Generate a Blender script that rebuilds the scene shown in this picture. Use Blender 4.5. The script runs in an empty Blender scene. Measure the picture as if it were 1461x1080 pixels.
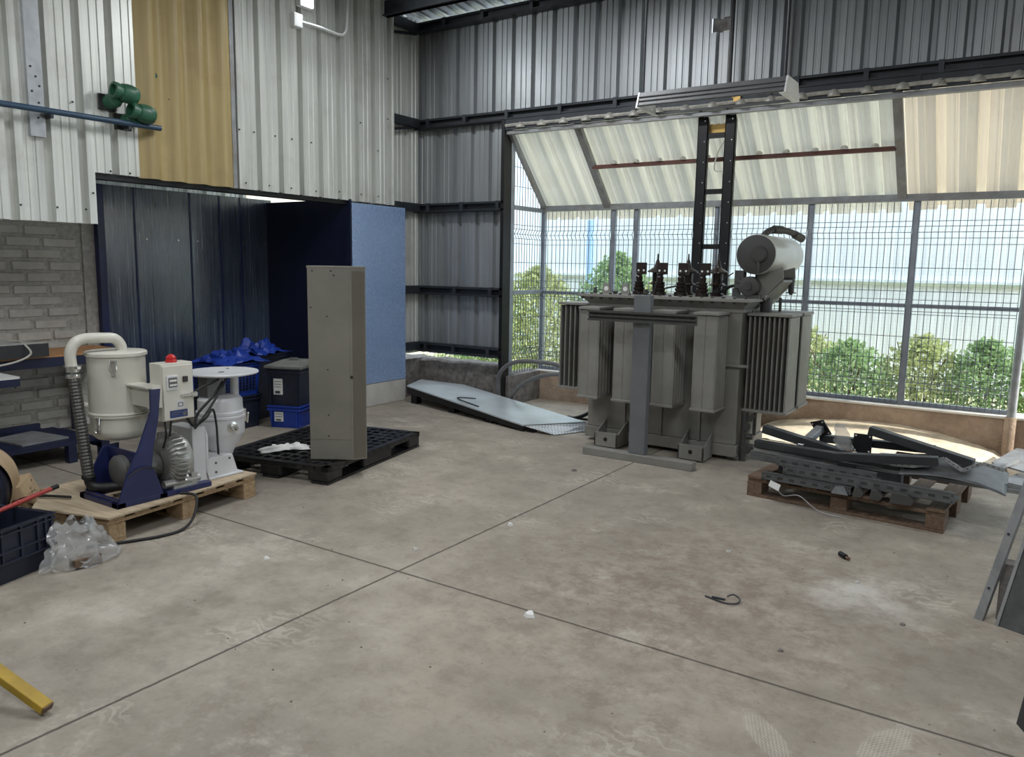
import bpy, math, random
from mathutils import Vector, Matrix
from math import pi, sin, cos, radians
random.seed(7)
SC = bpy.context.scene
COL = SC.collection

# ------------------------------------------------------------------ camera
F, PITCH, ROLL, YAW, CAMH = 1117.05, 0.141951656, -0.0166703735, -0.586071305, 1.5
fw = Vector((sin(YAW)*cos(PITCH), cos(YAW)*cos(PITCH), -sin(PITCH)))
r0 = Vector((cos(YAW), -sin(YAW), 0)); d0 = fw.cross(r0)
rt = cos(ROLL)*r0 + sin(ROLL)*d0
dn = -sin(ROLL)*r0 + cos(ROLL)*d0
cam_data = bpy.data.cameras.new('camera'); cam = bpy.data.objects.new('camera', cam_data); COL.objects.link(cam)
cam.matrix_world = Matrix(((rt.x, -dn.x, -fw.x, 0), (rt.y, -dn.y, -fw.y, 0), (rt.z, -dn.z, -fw.z, CAMH), (0, 0, 0, 1)))
cam_data.sensor_fit = 'HORIZONTAL'; cam_data.sensor_width = 36; cam_data.lens = F/1461*36
cam_data.clip_start = 0.05; cam_data.clip_end = 200
SC.camera = cam

# ------------------------------------------------------------------ materials
MATS = {}
class NT:
    def __init__(s, name):
        m = bpy.data.materials.new(name); m.use_nodes = True
        s.m = m; s.t = m.node_tree; s.b = s.t.nodes['Principled BSDF']; MATS[name] = m
        s.tc = None
    def n(s, typ, **kw):
        nd = s.t.nodes.new(typ)
        for k, v in kw.items():
            if k.startswith('i_'):
                nd.inputs[k[2:].replace('_', ' ')].default_value = v
            else: setattr(nd, k, v)
        return nd
    def l(s, a, b): s.t.links.new(a, b)
    def coord(s, scale=(1, 1, 1), kind='Object'):
        if kind == 'World':
            g = s.n('ShaderNodeNewGeometry'); out = g.outputs['Position']
        else:
            out = s.n('ShaderNodeTexCoord').outputs[kind]
        mp = s.n('ShaderNodeMapping'); mp.inputs['Scale'].default_value = scale
        s.l(out, mp.inputs['Vector']); return mp.outputs['Vector']
    def noise(s, vec, scale, detail=4, rough=0.55):
        nd = s.n('ShaderNodeTexNoise'); nd.inputs['Scale'].default_value = scale
        nd.inputs['Detail'].default_value = detail; nd.inputs['Roughness'].default_value = rough
        s.l(vec, nd.inputs['Vector']); return nd.outputs['Fac']
    def ramp(s, fac, stops):
        nd = s.n('ShaderNodeValToRGB'); cr = nd.color_ramp
        while len(cr.elements) < len(stops): cr.elements.new(0.5)
        for e, (p, c) in zip(cr.elements, stops):
            e.position = p; e.color = (c, c, c, 1) if isinstance(c, (int, float)) else (*c, 1)
        s.l(fac, nd.inputs['Fac']); return nd.outputs['Color']
    def mix(s, fac, a, b, mode='MIX'):
        nd = s.n('ShaderNodeMix', data_type='RGBA', blend_type=mode)
        for sock, v in ((nd.inputs[0], fac), (nd.inputs[6], a), (nd.inputs[7], b)):
            if isinstance(v, (int, float)): sock.default_value = v
            elif isinstance(v, tuple): sock.default_value = (*v, 1)
            else: s.l(v, sock)
        return nd.outputs[2]
    def math(s, op, a, b=0.0):
        nd = s.n('ShaderNodeMath', operation=op)
        for i, v in enumerate((a, b)):
            if isinstance(v, (int, float)): nd.inputs[i].default_value = v
            else: s.l(v, nd.inputs[i])
        return nd.outputs[0]
    def bump(s, h, strength=0.3, dist=0.01):
        nd = s.n('ShaderNodeBump'); nd.inputs['Strength'].default_value = strength; nd.inputs['Distance'].default_value = dist
        s.l(h, nd.inputs['Height']); s.l(nd.outputs['Normal'], s.b.inputs['Normal'])
    def base(s, c):
        if isinstance(c, tuple): s.b.inputs['Base Color'].default_value = (*c, 1)
        else: s.l(c, s.b.inputs['Base Color'])
    def pr(s, rough=None, metal=None, spec=None):
        for k, v in (('Roughness', rough), ('Metallic', metal), ('Specular IOR Level', spec)):
            if v is None: continue
            if isinstance(v, (int, float)): s.b.inputs[k].default_value = v
            else: s.l(v, s.b.inputs[k])

def simple(name, col, rough=0.5, metal=0.0, var=0.25, scale=6, stretch=(1, 1, 1), bump=0.0, kind='World', dirt=None):
    t = NT(name); v = t.coord(stretch, kind)
    f = t.noise(v, scale, 5, 0.6)
    lo = tuple(c*(1-var) for c in col); hi = tuple(min(1, c*(1+var)) for c in col)
    c = t.ramp(f, [(0.3, lo), (0.7, hi)])
    if dirt:
        f2 = t.noise(t.coord((1, 1, 1), kind), scale*0.35, 6, 0.7)
        c = t.mix(t.ramp(f2, [(0.5, 0.0), (0.72, 0.75)]), c, dirt)
    t.base(c); t.pr(rough, metal)
    if bump: t.bump(t.noise(v, scale*4, 4), bump, 0.004)
    return t.m

# galvanised corrugated sheet
def sheetmat(name, col, metal, rough, streak=0.22, dirt=(0.25, 0.22, 0.18), st=(9, 9, 0.35)):
    t = NT(name)
    f = t.noise(t.coord(st, 'World'), 1.6, 4, 0.6)
    g = t.noise(t.coord((1.2, 1.2, 1.2), 'World'), 1.5, 6, 0.65)
    c = t.ramp(f, [(0.25, tuple(x*(1-streak) for x in col)), (0.75, tuple(min(1, x*(1+streak)) for x in col))])
    c = t.mix(t.ramp(g, [(0.52, 0.0), (0.8, 0.45)]), c, dirt)
    t.base(c); t.pr(t.ramp(f, [(0.2, rough-0.08), (0.8, rough+0.1)]), metal)
    return t.m
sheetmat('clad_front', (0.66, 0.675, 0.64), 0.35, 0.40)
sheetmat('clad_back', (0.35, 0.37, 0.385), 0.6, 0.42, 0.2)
def translucent(name, col, f):
    m = MATS[name]; nt = m.node_tree; b = nt.nodes['Principled BSDF']
    bs = nt.nodes.new('ShaderNodeBsdfTranslucent'); bs.inputs['Color'].default_value = (*col, 1)
    mx = nt.nodes.new('ShaderNodeMixShader'); mx.inputs[0].default_value = f
    nt.links.new(b.outputs[0], mx.inputs[1]); nt.links.new(bs.outputs[0], mx.inputs[2]); nt.links.new(mx.outputs[0], nt.nodes['Material Output'].inputs['Surface'])
sheetmat('clad_bay', (0.88, 0.87, 0.79), 0.30, 0.38, 0.24, (0.55, 0.5, 0.38), (13, .35, .35)); translucent('clad_bay', (0.80, 0.80, 0.66), 0.16)
sheetmat('clad_bay_dirty', (0.90, 0.84, 0.73), 0.05, 0.6, 0.16, (0.56, 0.47, 0.38), (10, .5, .5)); translucent('clad_bay_dirty', (0.85, 0.74, 0.58), 0.17)
sheetmat('neighbour_sheet', (0.84, 0.91, 0.97), 0.0, 0.45, 0.08, (0.68, 0.75, 0.82))
sheetmat('yellow_sheet', (0.42, 0.325, 0.15), 0.0, 0.5, 0.25, (0.22, 0.14, 0.05))
sheetmat('roof_sheet', (0.42, 0.44, 0.46), 0.4, 0.45)
simple('girt_steel', (0.035, 0.04, 0.048), 0.5, 0.3, 0.3, 5)
simple('black_steel', (0.008, 0.008, 0.010), 0.45, 0.2, 0.4, 8)
simple('red_oxide', (0.10, 0.035, 0.025), 0.6, 0, 0.3, 6)
simple('galv', (0.42, 0.44, 0.46), 0.38, 0.7, 0.15, 14)
simple('galv_dull', (0.30, 0.31, 0.32), 0.5, 0.45, 0.2, 10, dirt=(0.22, 0.19, 0.16))
simple('tray_steel', (0.12, 0.125, 0.13), 0.48, 0.4, 0.25, 12)
simple('beam_grey', (0.032, 0.035, 0.038), 0.5, 0.2, 0.25, 8)
simple('galv_post', (0.32, 0.35, 0.40), 0.42, 0.5, 0.15, 8)
simple('wire', (0.16, 0.19, 0.23), 0.45, 0.5, 0.1, 5)
simple('wire_bright', (0.72, 0.76, 0.76), 0.45, 0.3, 0.1, 5)
simple('trafo_grey', (0.225, 0.222, 0.205), 0.5, 0.0, 0.14, 3, dirt=(0.16, 0.145, 0.12))
simple('trafo_light', (0.42, 0.42, 0.40), 0.38, 0.15, 0.12, 3)
simple('trafo_dark', (0.055, 0.055, 0.053), 0.55, 0.0, 0.2, 5)
simple('conservator_paint', (0.55, 0.55, 0.52), 0.3, 0.2, 0.1, 4)
simple('porcelain', (0.020, 0.013, 0.011), 0.25, 0.0, 0.2, 5)
simple('post_paint', (0.15, 0.16, 0.17), 0.5, 0.1, 0.15, 4)
simple('black_plastic', (0.012, 0.012, 0.013), 0.42, 0, 0.3, 10, dirt=(0.05, 0.048, 0.045))
simple('navy_plastic', (0.012, 0.016, 0.034), 0.45, 0, 0.3, 8)
simple('blue_plastic', (0.012, 0.045, 0.32), 0.4, 0, 0.25, 6)
simple('grey_lid', (0.16, 0.165, 0.15), 0.55, 0, 0.3, 8)
simple('cream_paint', (0.60, 0.585, 0.52), 0.32, 0, 0.07, 4)
simple('white_paint', (0.62, 0.63, 0.65), 0.35, 0, 0.08, 4)
simple('navy_paint', (0.014, 0.020, 0.085), 0.35, 0, 0.25, 4)
simple('bench_navy', (0.010, 0.014, 0.045), 0.45, 0, 0.25, 4)
simple('alu_cast', (0.40, 0.40, 0.38), 0.42, 0.6, 0.15, 9)
simple('motor_grey', (0.13, 0.13, 0.125), 0.42, 0.3, 0.15, 6)
simple('chrome', (0.65, 0.65, 0.63), 0.22, 0.95, 0.08, 6)
simple('hose_dark', (0.075, 0.075, 0.07), 0.4, 0.3, 0.3, 40)
simple('rubber', (0.010, 0.010, 0.011), 0.55, 0, 0.2, 10)
simple('cable_grey', (0.15, 0.15, 0.15), 0.5, 0, 0.2, 10)
simple('cable_white', (0.6, 0.58, 0.52), 0.45, 0, 0.1, 10)
simple('red_plastic', (0.50, 0.02, 0.02), 0.3, 0, 0.1, 5)
simple('red_pole', (0.36, 0.05, 0.045), 0.45, 0, 0.2, 6)
simple('yellow_paint', (0.34, 0.22, 0.015), 0.5, 0, 0.25, 10, dirt=(0.12, 0.10, 0.05))
simple('green_paint', (0.03, 0.12, 0.07), 0.4, 0, 0.3, 12)
simple('pipe_blue', (0.035, 0.075, 0.13), 0.4, 0, 0.2, 8)
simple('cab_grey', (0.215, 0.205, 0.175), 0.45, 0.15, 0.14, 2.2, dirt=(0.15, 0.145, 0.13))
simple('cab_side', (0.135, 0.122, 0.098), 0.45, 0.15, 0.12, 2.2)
simple('card', (0.50, 0.37, 0.23), 0.8, 0, 0.12, 6)
simple('card_ink', (0.12, 0.08, 0.05), 0.8, 0, 0.1, 6)
simple('paper', (0.72, 0.72, 0.70), 0.7, 0, 0.06, 8)
simple('ink', (0.06, 0.06, 0.07), 0.7, 0, 0.1, 8)
simple('label_blue', (0.015, 0.035, 0.15), 0.4, 0, 0.1, 8)
simple('dial_dark', (0.02, 0.02, 0.02), 0.3, 0, 0.1, 8)
simple('plaster', (0.55, 0.54, 0.51), 0.85, 0, 0.12, 6, bump=0.4, dirt=(0.35, 0.33, 0.30))
simple('stone_dark', (0.17, 0.155, 0.145), 0.9, 0, 0.45, 16, bump=0.9)
simple('granite', (0.46, 0.45, 0.43), 0.3, 0, 0.15, 30)
simple('granite_side', (0.035, 0.037, 0.04), 0.5, 0, 0.2, 10)
simple('orange_wood', (0.50, 0.25, 0.10), 0.5, 0, 0.2, 6, (1, 6, 6))
simple('floor_plate', (0.58, 0.63, 0.66), 0.35, 0.45, 0.14, 2.5, dirt=(0.40, 0.42, 0.40))
simple('lamp_alu', (0.12, 0.125, 0.13), 0.45, 0.1, 0.1, 6)
simple('lamp_white', (0.75, 0.76, 0.76), 0.4, 0, 0.05, 6)
simple('rail_green', (0.42, 0.48, 0.36), 0.6, 0, 0.2, 3)
simple('post_blue', (0.30, 0.50, 0.75), 0.5, 0, 0.1, 3)
simple('rib_pale', (0.46, 0.45, 0.41), 0.5, 0.2, 0.3, 20)
simple('bark', (0.12, 0.08, 0.05), 0.9, 0, 0.3, 10)
simple('dirt_pale', (0.84, 0.72, 0.55), 0.95, 0, 0.22, 9, bump=0.8)
simple('lamp_off', (0.6, 0.6, 0.6), 0.5)
simple('brass', (0.55, 0.36, 0.12), 0.35, 0.6, 0.1, 6)

# wood
def woodmat(name, a, b, k='Object'):
    t = NT(name); f = t.noise(t.coord((2, 22, 22), k), 2.2, 6, 0.6); g = t.noise(t.coord((1, 1, 1), k), 3, 5, 0.7)
    c = t.ramp(f, [(0.3, a), (0.7, b)]); c = t.mix(t.ramp(g, [(0.55, 0.0), (0.8, 0.55)]), c, tuple(x*0.5 for x in a))
    t.base(c); t.pr(0.8); t.bump(f, 0.25, 0.003); return t.m
woodmat('pallet_wood', (0.26, 0.17, 0.095), (0.46, 0.33, 0.19))
woodmat('ply_wood', (0.36, 0.28, 0.19), (0.55, 0.45, 0.32))
woodmat('old_wood', (0.10, 0.062, 0.042), (0.19, 0.125, 0.08))

# blue painted wall panels with streaky gloss
def bluewall(name, a, b, rough, spec, st=(26, 26, 0.5)):
    t = NT(name)
    f = t.noise(t.coord(st, 'World'), 2.0, 5, 0.65)
    g = t.noise(t.coord((1.2, 1.2, 1.6), 'World'), 1.6, 4, 0.6)
    c = t.mix(t.ramp(f, [(0.35, 0.0), (0.72, 1.0)]), a, b)
    c = t.mix(t.ramp(g, [(0.4, 0.0), (0.75, 0.4)]), c, a)
    t.base(c); t.pr(t.ramp(f, [(0.3, rough-0.06), (0.75, rough+0.12)]), 0, spec)
    t.b.inputs['IOR'].default_value = 1.75; t.bump(f, 0.12, 0.003); return t.m
bluewall('blue_wall', (0.024, 0.038, 0.078), (0.095, 0.120, 0.160), 0.20, 1.0)  # brighter streak tone puts extra sheen into the colour
bluewall('blue_lit_front', (0.23, 0.34, 0.57), (0.255, 0.37, 0.60), 0.24, 1.0, (40, 40, 30))  # daylight reflected on the column is put into a much paler blue
bluewall('blue_shade', (0.006, 0.009, 0.030), (0.012, 0.016, 0.040), 0.35, 0.2)  # shade of the return wall put into a darker, duller navy

# painted brick
t = NT('brick')
v = t.n('ShaderNodeNewGeometry').outputs['Position']
g = t.noise(v, 9, 5, 0.65); c = t.ramp(g, [(0.3, (0.50, 0.49, 0.455)), (0.7, (0.64, 0.63, 0.585))])
t.base(c); t.pr(0.85); t.bump(t.noise(v, 40, 5), 0.5, 0.006)
simple('mortar', (0.46, 0.45, 0.42), 0.95, 0, 0.25, 25, bump=0.8)

# concrete floor with sawn joints, dust and drag marks
t = NT('concrete')
pos = t.n('ShaderNodeNewGeometry').outputs['Position']
sx = t.n('ShaderNodeSeparateXYZ'); t.l(pos, sx.inputs[0])
n1 = t.noise(pos, 0.55, 6, 0.6); n2 = t.noise(pos, 2.6, 8, 0.7); n3 = t.noise(pos, 22, 6, 0.7); n4 = t.noise(pos, 1.3, 10, 0.78)
c = t.ramp(n2, [(0.3, (0.25, 0.222, 0.18)), (0.5, (0.345, 0.305, 0.25)), (0.72, (0.44, 0.392, 0.325))])
c = t.mix(t.ramp(n1, [(0.42, 0.0), (0.62, 0.55)]), c, (0.245, 0.225, 0.195))
c = t.mix(t.ramp(n4, [(0.56, 0.0), (0.62, 0.5), (0.70, 0.12)]), c, (0.48, 0.445, 0.39))
c = t.mix(t.ramp(n3, [(0.55, 0.0), (0.75, 0.35)]), c, (0.17, 0.15, 0.125))
n5 = t.noise(pos, 7.5, 10, 0.8)
wv = t.n('ShaderNodeTexWave', wave_type='RINGS'); wv.inputs['Scale'].default_value = 5.5; wv.inputs['Distortion'].default_value = 16; wv.inputs['Detail'].default_value = 4; wv.inputs['Detail Scale'].default_value = 1.6; t.l(pos, wv.inputs['Vector'])
c = t.mix(t.ramp(n5, [(0.50, 0.0), (0.60, 0.30), (0.72, 0.05)]), c, (0.17, 0.142, 0.112))
pm = t.math('MULTIPLY', t.ramp(t.noise(pos, 1.7, 3, 0.5), [(0.56, 0.0), (0.68, 1.0)]), t.ramp(wv.outputs['Fac'], [(0.55, 0.0), (0.8, 0.45)]))
c = t.mix(pm, c, (0.52, 0.48, 0.42))
pm2 = t.math('MULTIPLY', t.ramp(t.noise(pos, 1.1, 4, 0.6), [(0.54, 0.0), (0.66, 1.0)]), t.ramp(n5, [(0.45, 0.0), (0.62, 0.5)]))
c = t.mix(pm2, c, (0.19, 0.155, 0.125))
def sole(cx, cy, ang):
    mp = t.n('ShaderNodeMapping', vector_type='TEXTURE'); mp.inputs['Location'].default_value = (cx, cy, 0); mp.inputs['Rotation'].default_value = (0, 0, ang); mp.inputs['Scale'].default_value = (.15, .055, 1)
    t.l(pos, mp.inputs['Vector']); ln = t.n('ShaderNodeVectorMath', operation='LENGTH'); t.l(mp.outputs[0], ln.inputs[0])
    mr = t.n('ShaderNodeMapRange'); mr.inputs[1].default_value = .85; mr.inputs[2].default_value = 1.0; mr.inputs[3].default_value = 1; mr.inputs[4].default_value = 0; t.l(ln.outputs['Value'], mr.inputs[0])
    ck = t.n('ShaderNodeTexChecker'); ck.inputs['Scale'].default_value = 9; t.l(mp.outputs[0], ck.inputs['Vector'])
    return t.math('MULTIPLY', mr.outputs[0], t.math('ADD', t.math('MULTIPLY', ck.outputs['Fac'], .38), .10))
for q in ((-.60, 2.435, -.85), (-.272, 2.615, 1.21)): c = t.mix(sole(*q), c, (0.56, 0.53, 0.47))
# reddish scuffed zone in front of the pallet
def blob(cx, cy, r0_, r1_):
    vm = t.n('ShaderNodeVectorMath', operation='DISTANCE'); t.l(pos, vm.inputs[0]); vm.inputs[1].default_value = (cx, cy, 0)
    mr = t.n('ShaderNodeMapRange'); mr.inputs[1].default_value = r0_; mr.inputs[2].default_value = r1_; mr.inputs[3].default_value = 1; mr.inputs[4].default_value = 0
    t.l(vm.outputs['Value'], mr.inputs[0]); return mr.outputs[0]
bm_ = t.math('MULTIPLY', blob(-1.2, 3.4, 0.3, 1.5), t.ramp(n5, [(0.40, 0.0), (0.58, 0.7)]))
c = t.mix(bm_, c, (0.20, 0.155, 0.125))
bm2 = t.math('MULTIPLY', blob(-3.0, 1.9, 0.1, 1.5), t.ramp(n2, [(0.4, 0.0), (0.65, 0.5)]))
c = t.mix(bm2, c, (0.50, 0.465, 0.41))
bm3 = t.math('MULTIPLY', blob(-0.55, 3.85, 0.0, 0.42), t.ramp(n2, [(0.45, 0.0), (0.6, 0.8)]))
c = t.mix(bm3, c, (0.58, 0.56, 0.52))
def joint(ax, v0):
    d = t.math('ABSOLUTE', t.math('SUBTRACT', t.math('ADD', sx.outputs[ax], t.math('MULTIPLY', t.math('SUBTRACT', n3, 0.5), 0.012)), v0))
    mr = t.n('ShaderNodeMapRange'); mr.inputs[1].default_value = 0.003; mr.inputs[2].default_value = 0.009; mr.inputs[3].default_value = 1; mr.inputs[4].default_value = 0
    t.l(d, mr.inputs[0]); return mr.outputs[0]
j = t.math('MAXIMUM', joint(0, -2.50), joint(1, 2.776)); j = t.math('MAXIMUM', j, joint(0, -6.3))
c = t.mix(t.math('MULTIPLY', j, 0.85), c, (0.05, 0.042, 0.035))
t.base(c); t.pr(t.ramp(n2, [(0.3, 0.62), (0.7, 0.85)]), 0, 0.35)
hb = t.math('SUBTRACT', t.math('ADD', t.math('MULTIPLY', n5, 0.9), t.math('MULTIPLY', n3, 0.45)), t.math('MULTIPLY', j, 1.5))
t.bump(hb, 0.32, 0.02)

# earthy kerb
t = NT('kerb'); pos = t.n('ShaderNodeNewGeometry').outputs['Position']
n1 = t.noise(pos, 2.4, 8, 0.7); n2 = t.noise(pos, 14, 6, 0.7)
c = t.ramp(n1, [(0.35, (0.26, 0.185, 0.135)), (0.6, (0.47, 0.36, 0.27))]); c = t.mix(t.ramp(n2, [(0.5, 0.0), (0.75, 0.4)]), c, (0.19, 0.15, 0.12))
t.base(c); t.pr(0.95); t.bump(n2, 0.9, 0.02)
simple('kerb_cap', (0.66, 0.64, 0.60), 0.9, 0, 0.15, 8, bump=0.5)

# diamond plate
t = NT('tread_plate'); vv = t.coord((1, 1, 1), 'World')
w1 = t.n('ShaderNodeTexChecker'); w1.inputs['Scale'].default_value = 46; t.l(vv, w1.inputs['Vector'])
t.base(t.mix(w1.outputs['Fac'], (0.36, 0.38, 0.39), (0.6, 0.62, 0.63))); t.pr(0.4, 0.4); t.bump(w1.outputs['Fac'], 0.6, 0.004)

# foliage
def leafmat(name, col, tr):
    t = NT(name); f = t.noise(t.coord((1, 1, 1), 'World'), 3.0, 4, 0.6)
    t.base(t.ramp(f, [(0.3, tuple(x*0.6 for x in col)), (0.7, tuple(min(1, x*1.4) for x in col))])); t.pr(0.6)
    bs = t.n('ShaderNodeBsdfTranslucent'); bs.inputs['Color'].default_value = (*tr, 1)
    mx = t.n('ShaderNodeMixShader'); mx.inputs[0].default_value = 0.4
    t.l(t.b.outputs[0], mx.inputs[1]); t.l(bs.outputs[0], mx.inputs[2]); t.l(mx.outputs[0], t.t.nodes['Material Output'].inputs['Surface']); return t.m
leafmat('leaf_green', (0.20, 0.33, 0.15), (0.36, 0.52, 0.22))
leafmat('leaf_yellow', (0.37, 0.44, 0.20), (0.52, 0.57, 0.26))
leafmat('grass_green', (0.22, 0.36, 0.10), (0.38, 0.5, 0.14))

# thin clear plastic film
t = NT('film'); t.base((0.50, 0.51, 0.51)); t.pr(0.15, 0, 0.8)
tb = t.n('ShaderNodeBsdfTransparent'); mx = t.n('ShaderNodeMixShader'); mx.inputs[0].default_value = 0.36
t.l(tb.outputs[0], mx.inputs[1]); t.l(t.b.outputs[0], mx.inputs[2]); t.l(mx.outputs[0], t.t.nodes['Material Output'].inputs['Surface'])
t = NT('glow'); t.b.inputs['Emission Color'].default_value = (0.93, 0.97, 1, 1); t.b.inputs['Emission Strength'].default_value = 14
t = NT('translucent_skylight'); t.base((0.8, 0.76, 0.5)); 
bs = t.n('ShaderNodeBsdfTranslucent'); bs.inputs['Color'].default_value = (1.0, 0.97, 0.85, 1); mx = t.n('ShaderNodeMixShader'); mx.inputs[0].default_value = 0.92
t.l(t.b.outputs[0], mx.inputs[1]); t.l(bs.outputs[0], mx.inputs[2]); t.l(mx.outputs[0], t.t.nodes['Material Output'].inputs['Surface'])

# ------------------------------------------------------------------ mesh helpers
WM = {}          # world matrix of every thing and part by object name
class MB:
    def __init__(s): s.v = []; s.f = []; s.mi = []; s.cur = 0
    def add(s, vs, fs):
        b = len(s.v); s.v += [Vector(p) for p in vs]
        for f in fs: s.f.append(tuple(b+i for i in f)); s.mi.append(s.cur)
    def box(s, x0, x1, y0, y1, z0, z1):
        s.add([(x0, y0, z0), (x1, y0, z0), (x1, y1, z0), (x0, y1, z0), (x0, y0, z1), (x1, y0, z1), (x1, y1, z1), (x0, y1, z1)],
              [(0, 3, 2, 1), (4, 5, 6, 7), (0, 1, 5, 4), (1, 2, 6, 5), (2, 3, 7, 6), (3, 0, 4, 7)]); return s
    def bar(s, p0, p1, w, h, up=(0, 0, 1)):
        p0, p1 = Vector(p0), Vector(p1); d = (p1-p0).normalized(); u = Vector(up)
        if abs(d.dot(u)) > 0.98: u = Vector((0, 1, 0))
        a = d.cross(u).normalized()*w/2; b = a.cross(d).normalized()*h/2
        vs = [p0-a-b, p0+a-b, p0+a+b, p0-a+b, p1-a-b, p1+a-b, p1+a+b, p1-a+b]
        s.add(vs, [(0, 3, 2, 1), (4, 5, 6, 7), (0, 1, 5, 4), (1, 2, 6, 5), (2, 3, 7, 6), (3, 0, 4, 7)]); return s
    def prism(s, poly, ext):
        """poly: list of 3D points in a plane; ext: extrusion vector"""
        n = len(poly); P = [Vector(p) for p in poly]; e = Vector(ext)
        s.add(P+[p+e for p in P], [tuple(range(n-1, -1, -1)), tuple(range(n, 2*n))]+[(i, (i+1) % n, n+(i+1) % n, n+i) for i in range(n)]); return s
    def rings(s, rings, closed=True, cap0=True, cap1=True):
        n = len(rings[0]); vs = [p for r in rings for p in r]; fs = []
        for k in range(len(rings)-1):
            for i in range(n if closed else n-1):
                a, b = k*n+i, k*n+(i+1) % n; fs.append((a, b, b+n, a+n))
        if cap0: fs.append(tuple(range(n-1, -1, -1)))
        if cap1: fs.append(tuple((len(rings)-1)*n+i for i in range(n)))
        s.add(vs, fs); return s
    def lathe(s, c, axis, prof, n=24, cap0=True, cap1=True, sx=1.0):
        """prof: [(distance along axis, radius)]"""
        c = Vector(c); ax = Vector(axis).normalized(); u = Vector((0, 0, 1)) if abs(ax.z) < 0.9 else Vector((1, 0, 0))
        a = ax.cross(u).normalized(); b = ax.cross(a)
        R = [[c+ax*d+(a*cos(2*pi*i/n)*sx+b*sin(2*pi*i/n))*r for i in range(n)] for d, r in prof]
        return s.rings(R, True, cap0, cap1)
    def cyl(s, p0, p1, r, n=16, r1=None):
        p0, p1 = Vector(p0), Vector(p1); return s.lathe(p0, p1-p0, [(0, r), ((p1-p0).length, r if r1 is None else r1)], n)
    def tube(s, pts, r, n=8, smooth=4):
        P = [Vector(p) for p in pts]
        if smooth and len(P) > 2:
            Q = []; m = len(P)
            for i in range(m-1):
                a, b, c, d = P[max(i-1, 0)], P[i], P[i+1], P[min(i+2, m-1)]
                for k in range(smooth):
                    t = k/smooth
                    Q.append(0.5*((2*b)+(c-a)*t+(2*a-5*b+4*c-d)*t*t+(3*b-a-3*c+d)*t**3))
            Q.append(P[-1]); P = Q
        prev = None; R = []
        for i, p in enumerate(P):
            d = (P[min(i+1, len(P)-1)]-P[max(i-1, 0)]).normalized()
            if prev is None:
                u = Vector((0, 0, 1)) if abs(d.z) < 0.9 else Vector((1, 0, 0)); a = d.cross(u).normalized()
            else: a = (prev-d*prev.dot(d)).normalized()
            prev = a; b = d.cross(a); rr = r(i/(len(P)-1)) if callable(r) else r
            R.append([p+(a*cos(2*pi*k/n)+b*sin(2*pi*k/n))*rr for k in range(n)])
        return s.rings(R)
    def grid(s, fn, nu, nv):
        vs = [fn(i/nu, j/nv) for j in range(nv+1) for i in range(nu+1)]; w = nu+1
        s.add(vs, [(j*w+i, j*w+i+1, (j+1)*w+i+1, (j+1)*w+i) for j in range(nv) for i in range(nu)]); return s
    def quad(s, a, b, c, d): s.add([a, b, c, d], [(0, 1, 2, 3)]); return s

def tag(o, label, cat, group=None, kind=None):
    if label: o['label'] = label
    if cat: o['category'] = cat
    if group: o['group'] = group
    if kind: o['kind'] = kind
    return o
def thing(name, label, cat, loc=(0, 0, 0), rz=0.0, group=None, kind=None):
    o = bpy.data.objects.new(name, None); COL.objects.link(o); o.empty_display_size = 0.1
    o.location = loc; o.rotation_euler = (0, 0, rz)
    WM[o.name] = Matrix.Translation(loc) @ Matrix.Rotation(rz, 4, 'Z')
    return tag(o, label, cat, group, kind)
def build(mb, name, mats, parent=None, smooth=None, bevel=0.0, world=True, label=None, cat=None, group=None, kind=None, loc=None, solid=0.0):
    """one mesh object. world=True: the MB holds world coordinates."""
    if isinstance(mats, str): mats = [mats]
    me = bpy.data.meshes.new(name)
    if parent is not None: W = WM[parent.name]
    else:
        if loc is None:
            xs = [p.x for p in mb.v]; ys = [p.y for p in mb.v]; zs = [p.z for p in mb.v]
            loc = ((min(xs)+max(xs))/2, (min(ys)+max(ys))/2, min(zs))
        W = Matrix.Translation(loc)
    vs = mb.v
    if world:
        Wi = W.inverted(); vs = [Wi @ p for p in vs]
    me.from_pydata([tuple(p) for p in vs], [], mb.f)
    for m in mats: me.materials.append(MATS[m])
    if len(mats) > 1: me.polygons.foreach_set('material_index', mb.mi)
    me.update()
    if smooth is not None:
        me.polygons.foreach_set('use_smooth', [True]*len(me.polygons)); me.set_sharp_from_angle(angle=radians(smooth))
    o = bpy.data.objects.new(name, me); COL.objects.link(o)
    if parent is not None: o.parent = parent
    else: o.location = loc
    WM[o.name] = W
    if bevel:
        b = o.modifiers.new('bevel', 'BEVEL'); b.width = bevel; b.segments = 2; b.limit_method = 'ANGLE'; b.angle_limit = radians(40)
    if solid:
        b = o.modifiers.new('solid', 'SOLIDIFY'); b.thickness = solid; b.offset = 0
    return tag(o, label, cat, group, kind)
def children(o): return [c for c in bpy.data.objects if c.parent == o]
def copy_tree(o, parent=None, loc=None, rz=None, label=None):
    c = o.copy(); COL.objects.link(c)
    if parent is not None: c.parent = parent
    if loc is not None: c.location = loc
    if rz is not None: c.rotation_euler = (0, 0, rz)
    if label: c['label'] = label
    for k in children(o):
        if k is not c: copy_tree(k, c)
    return c

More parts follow.
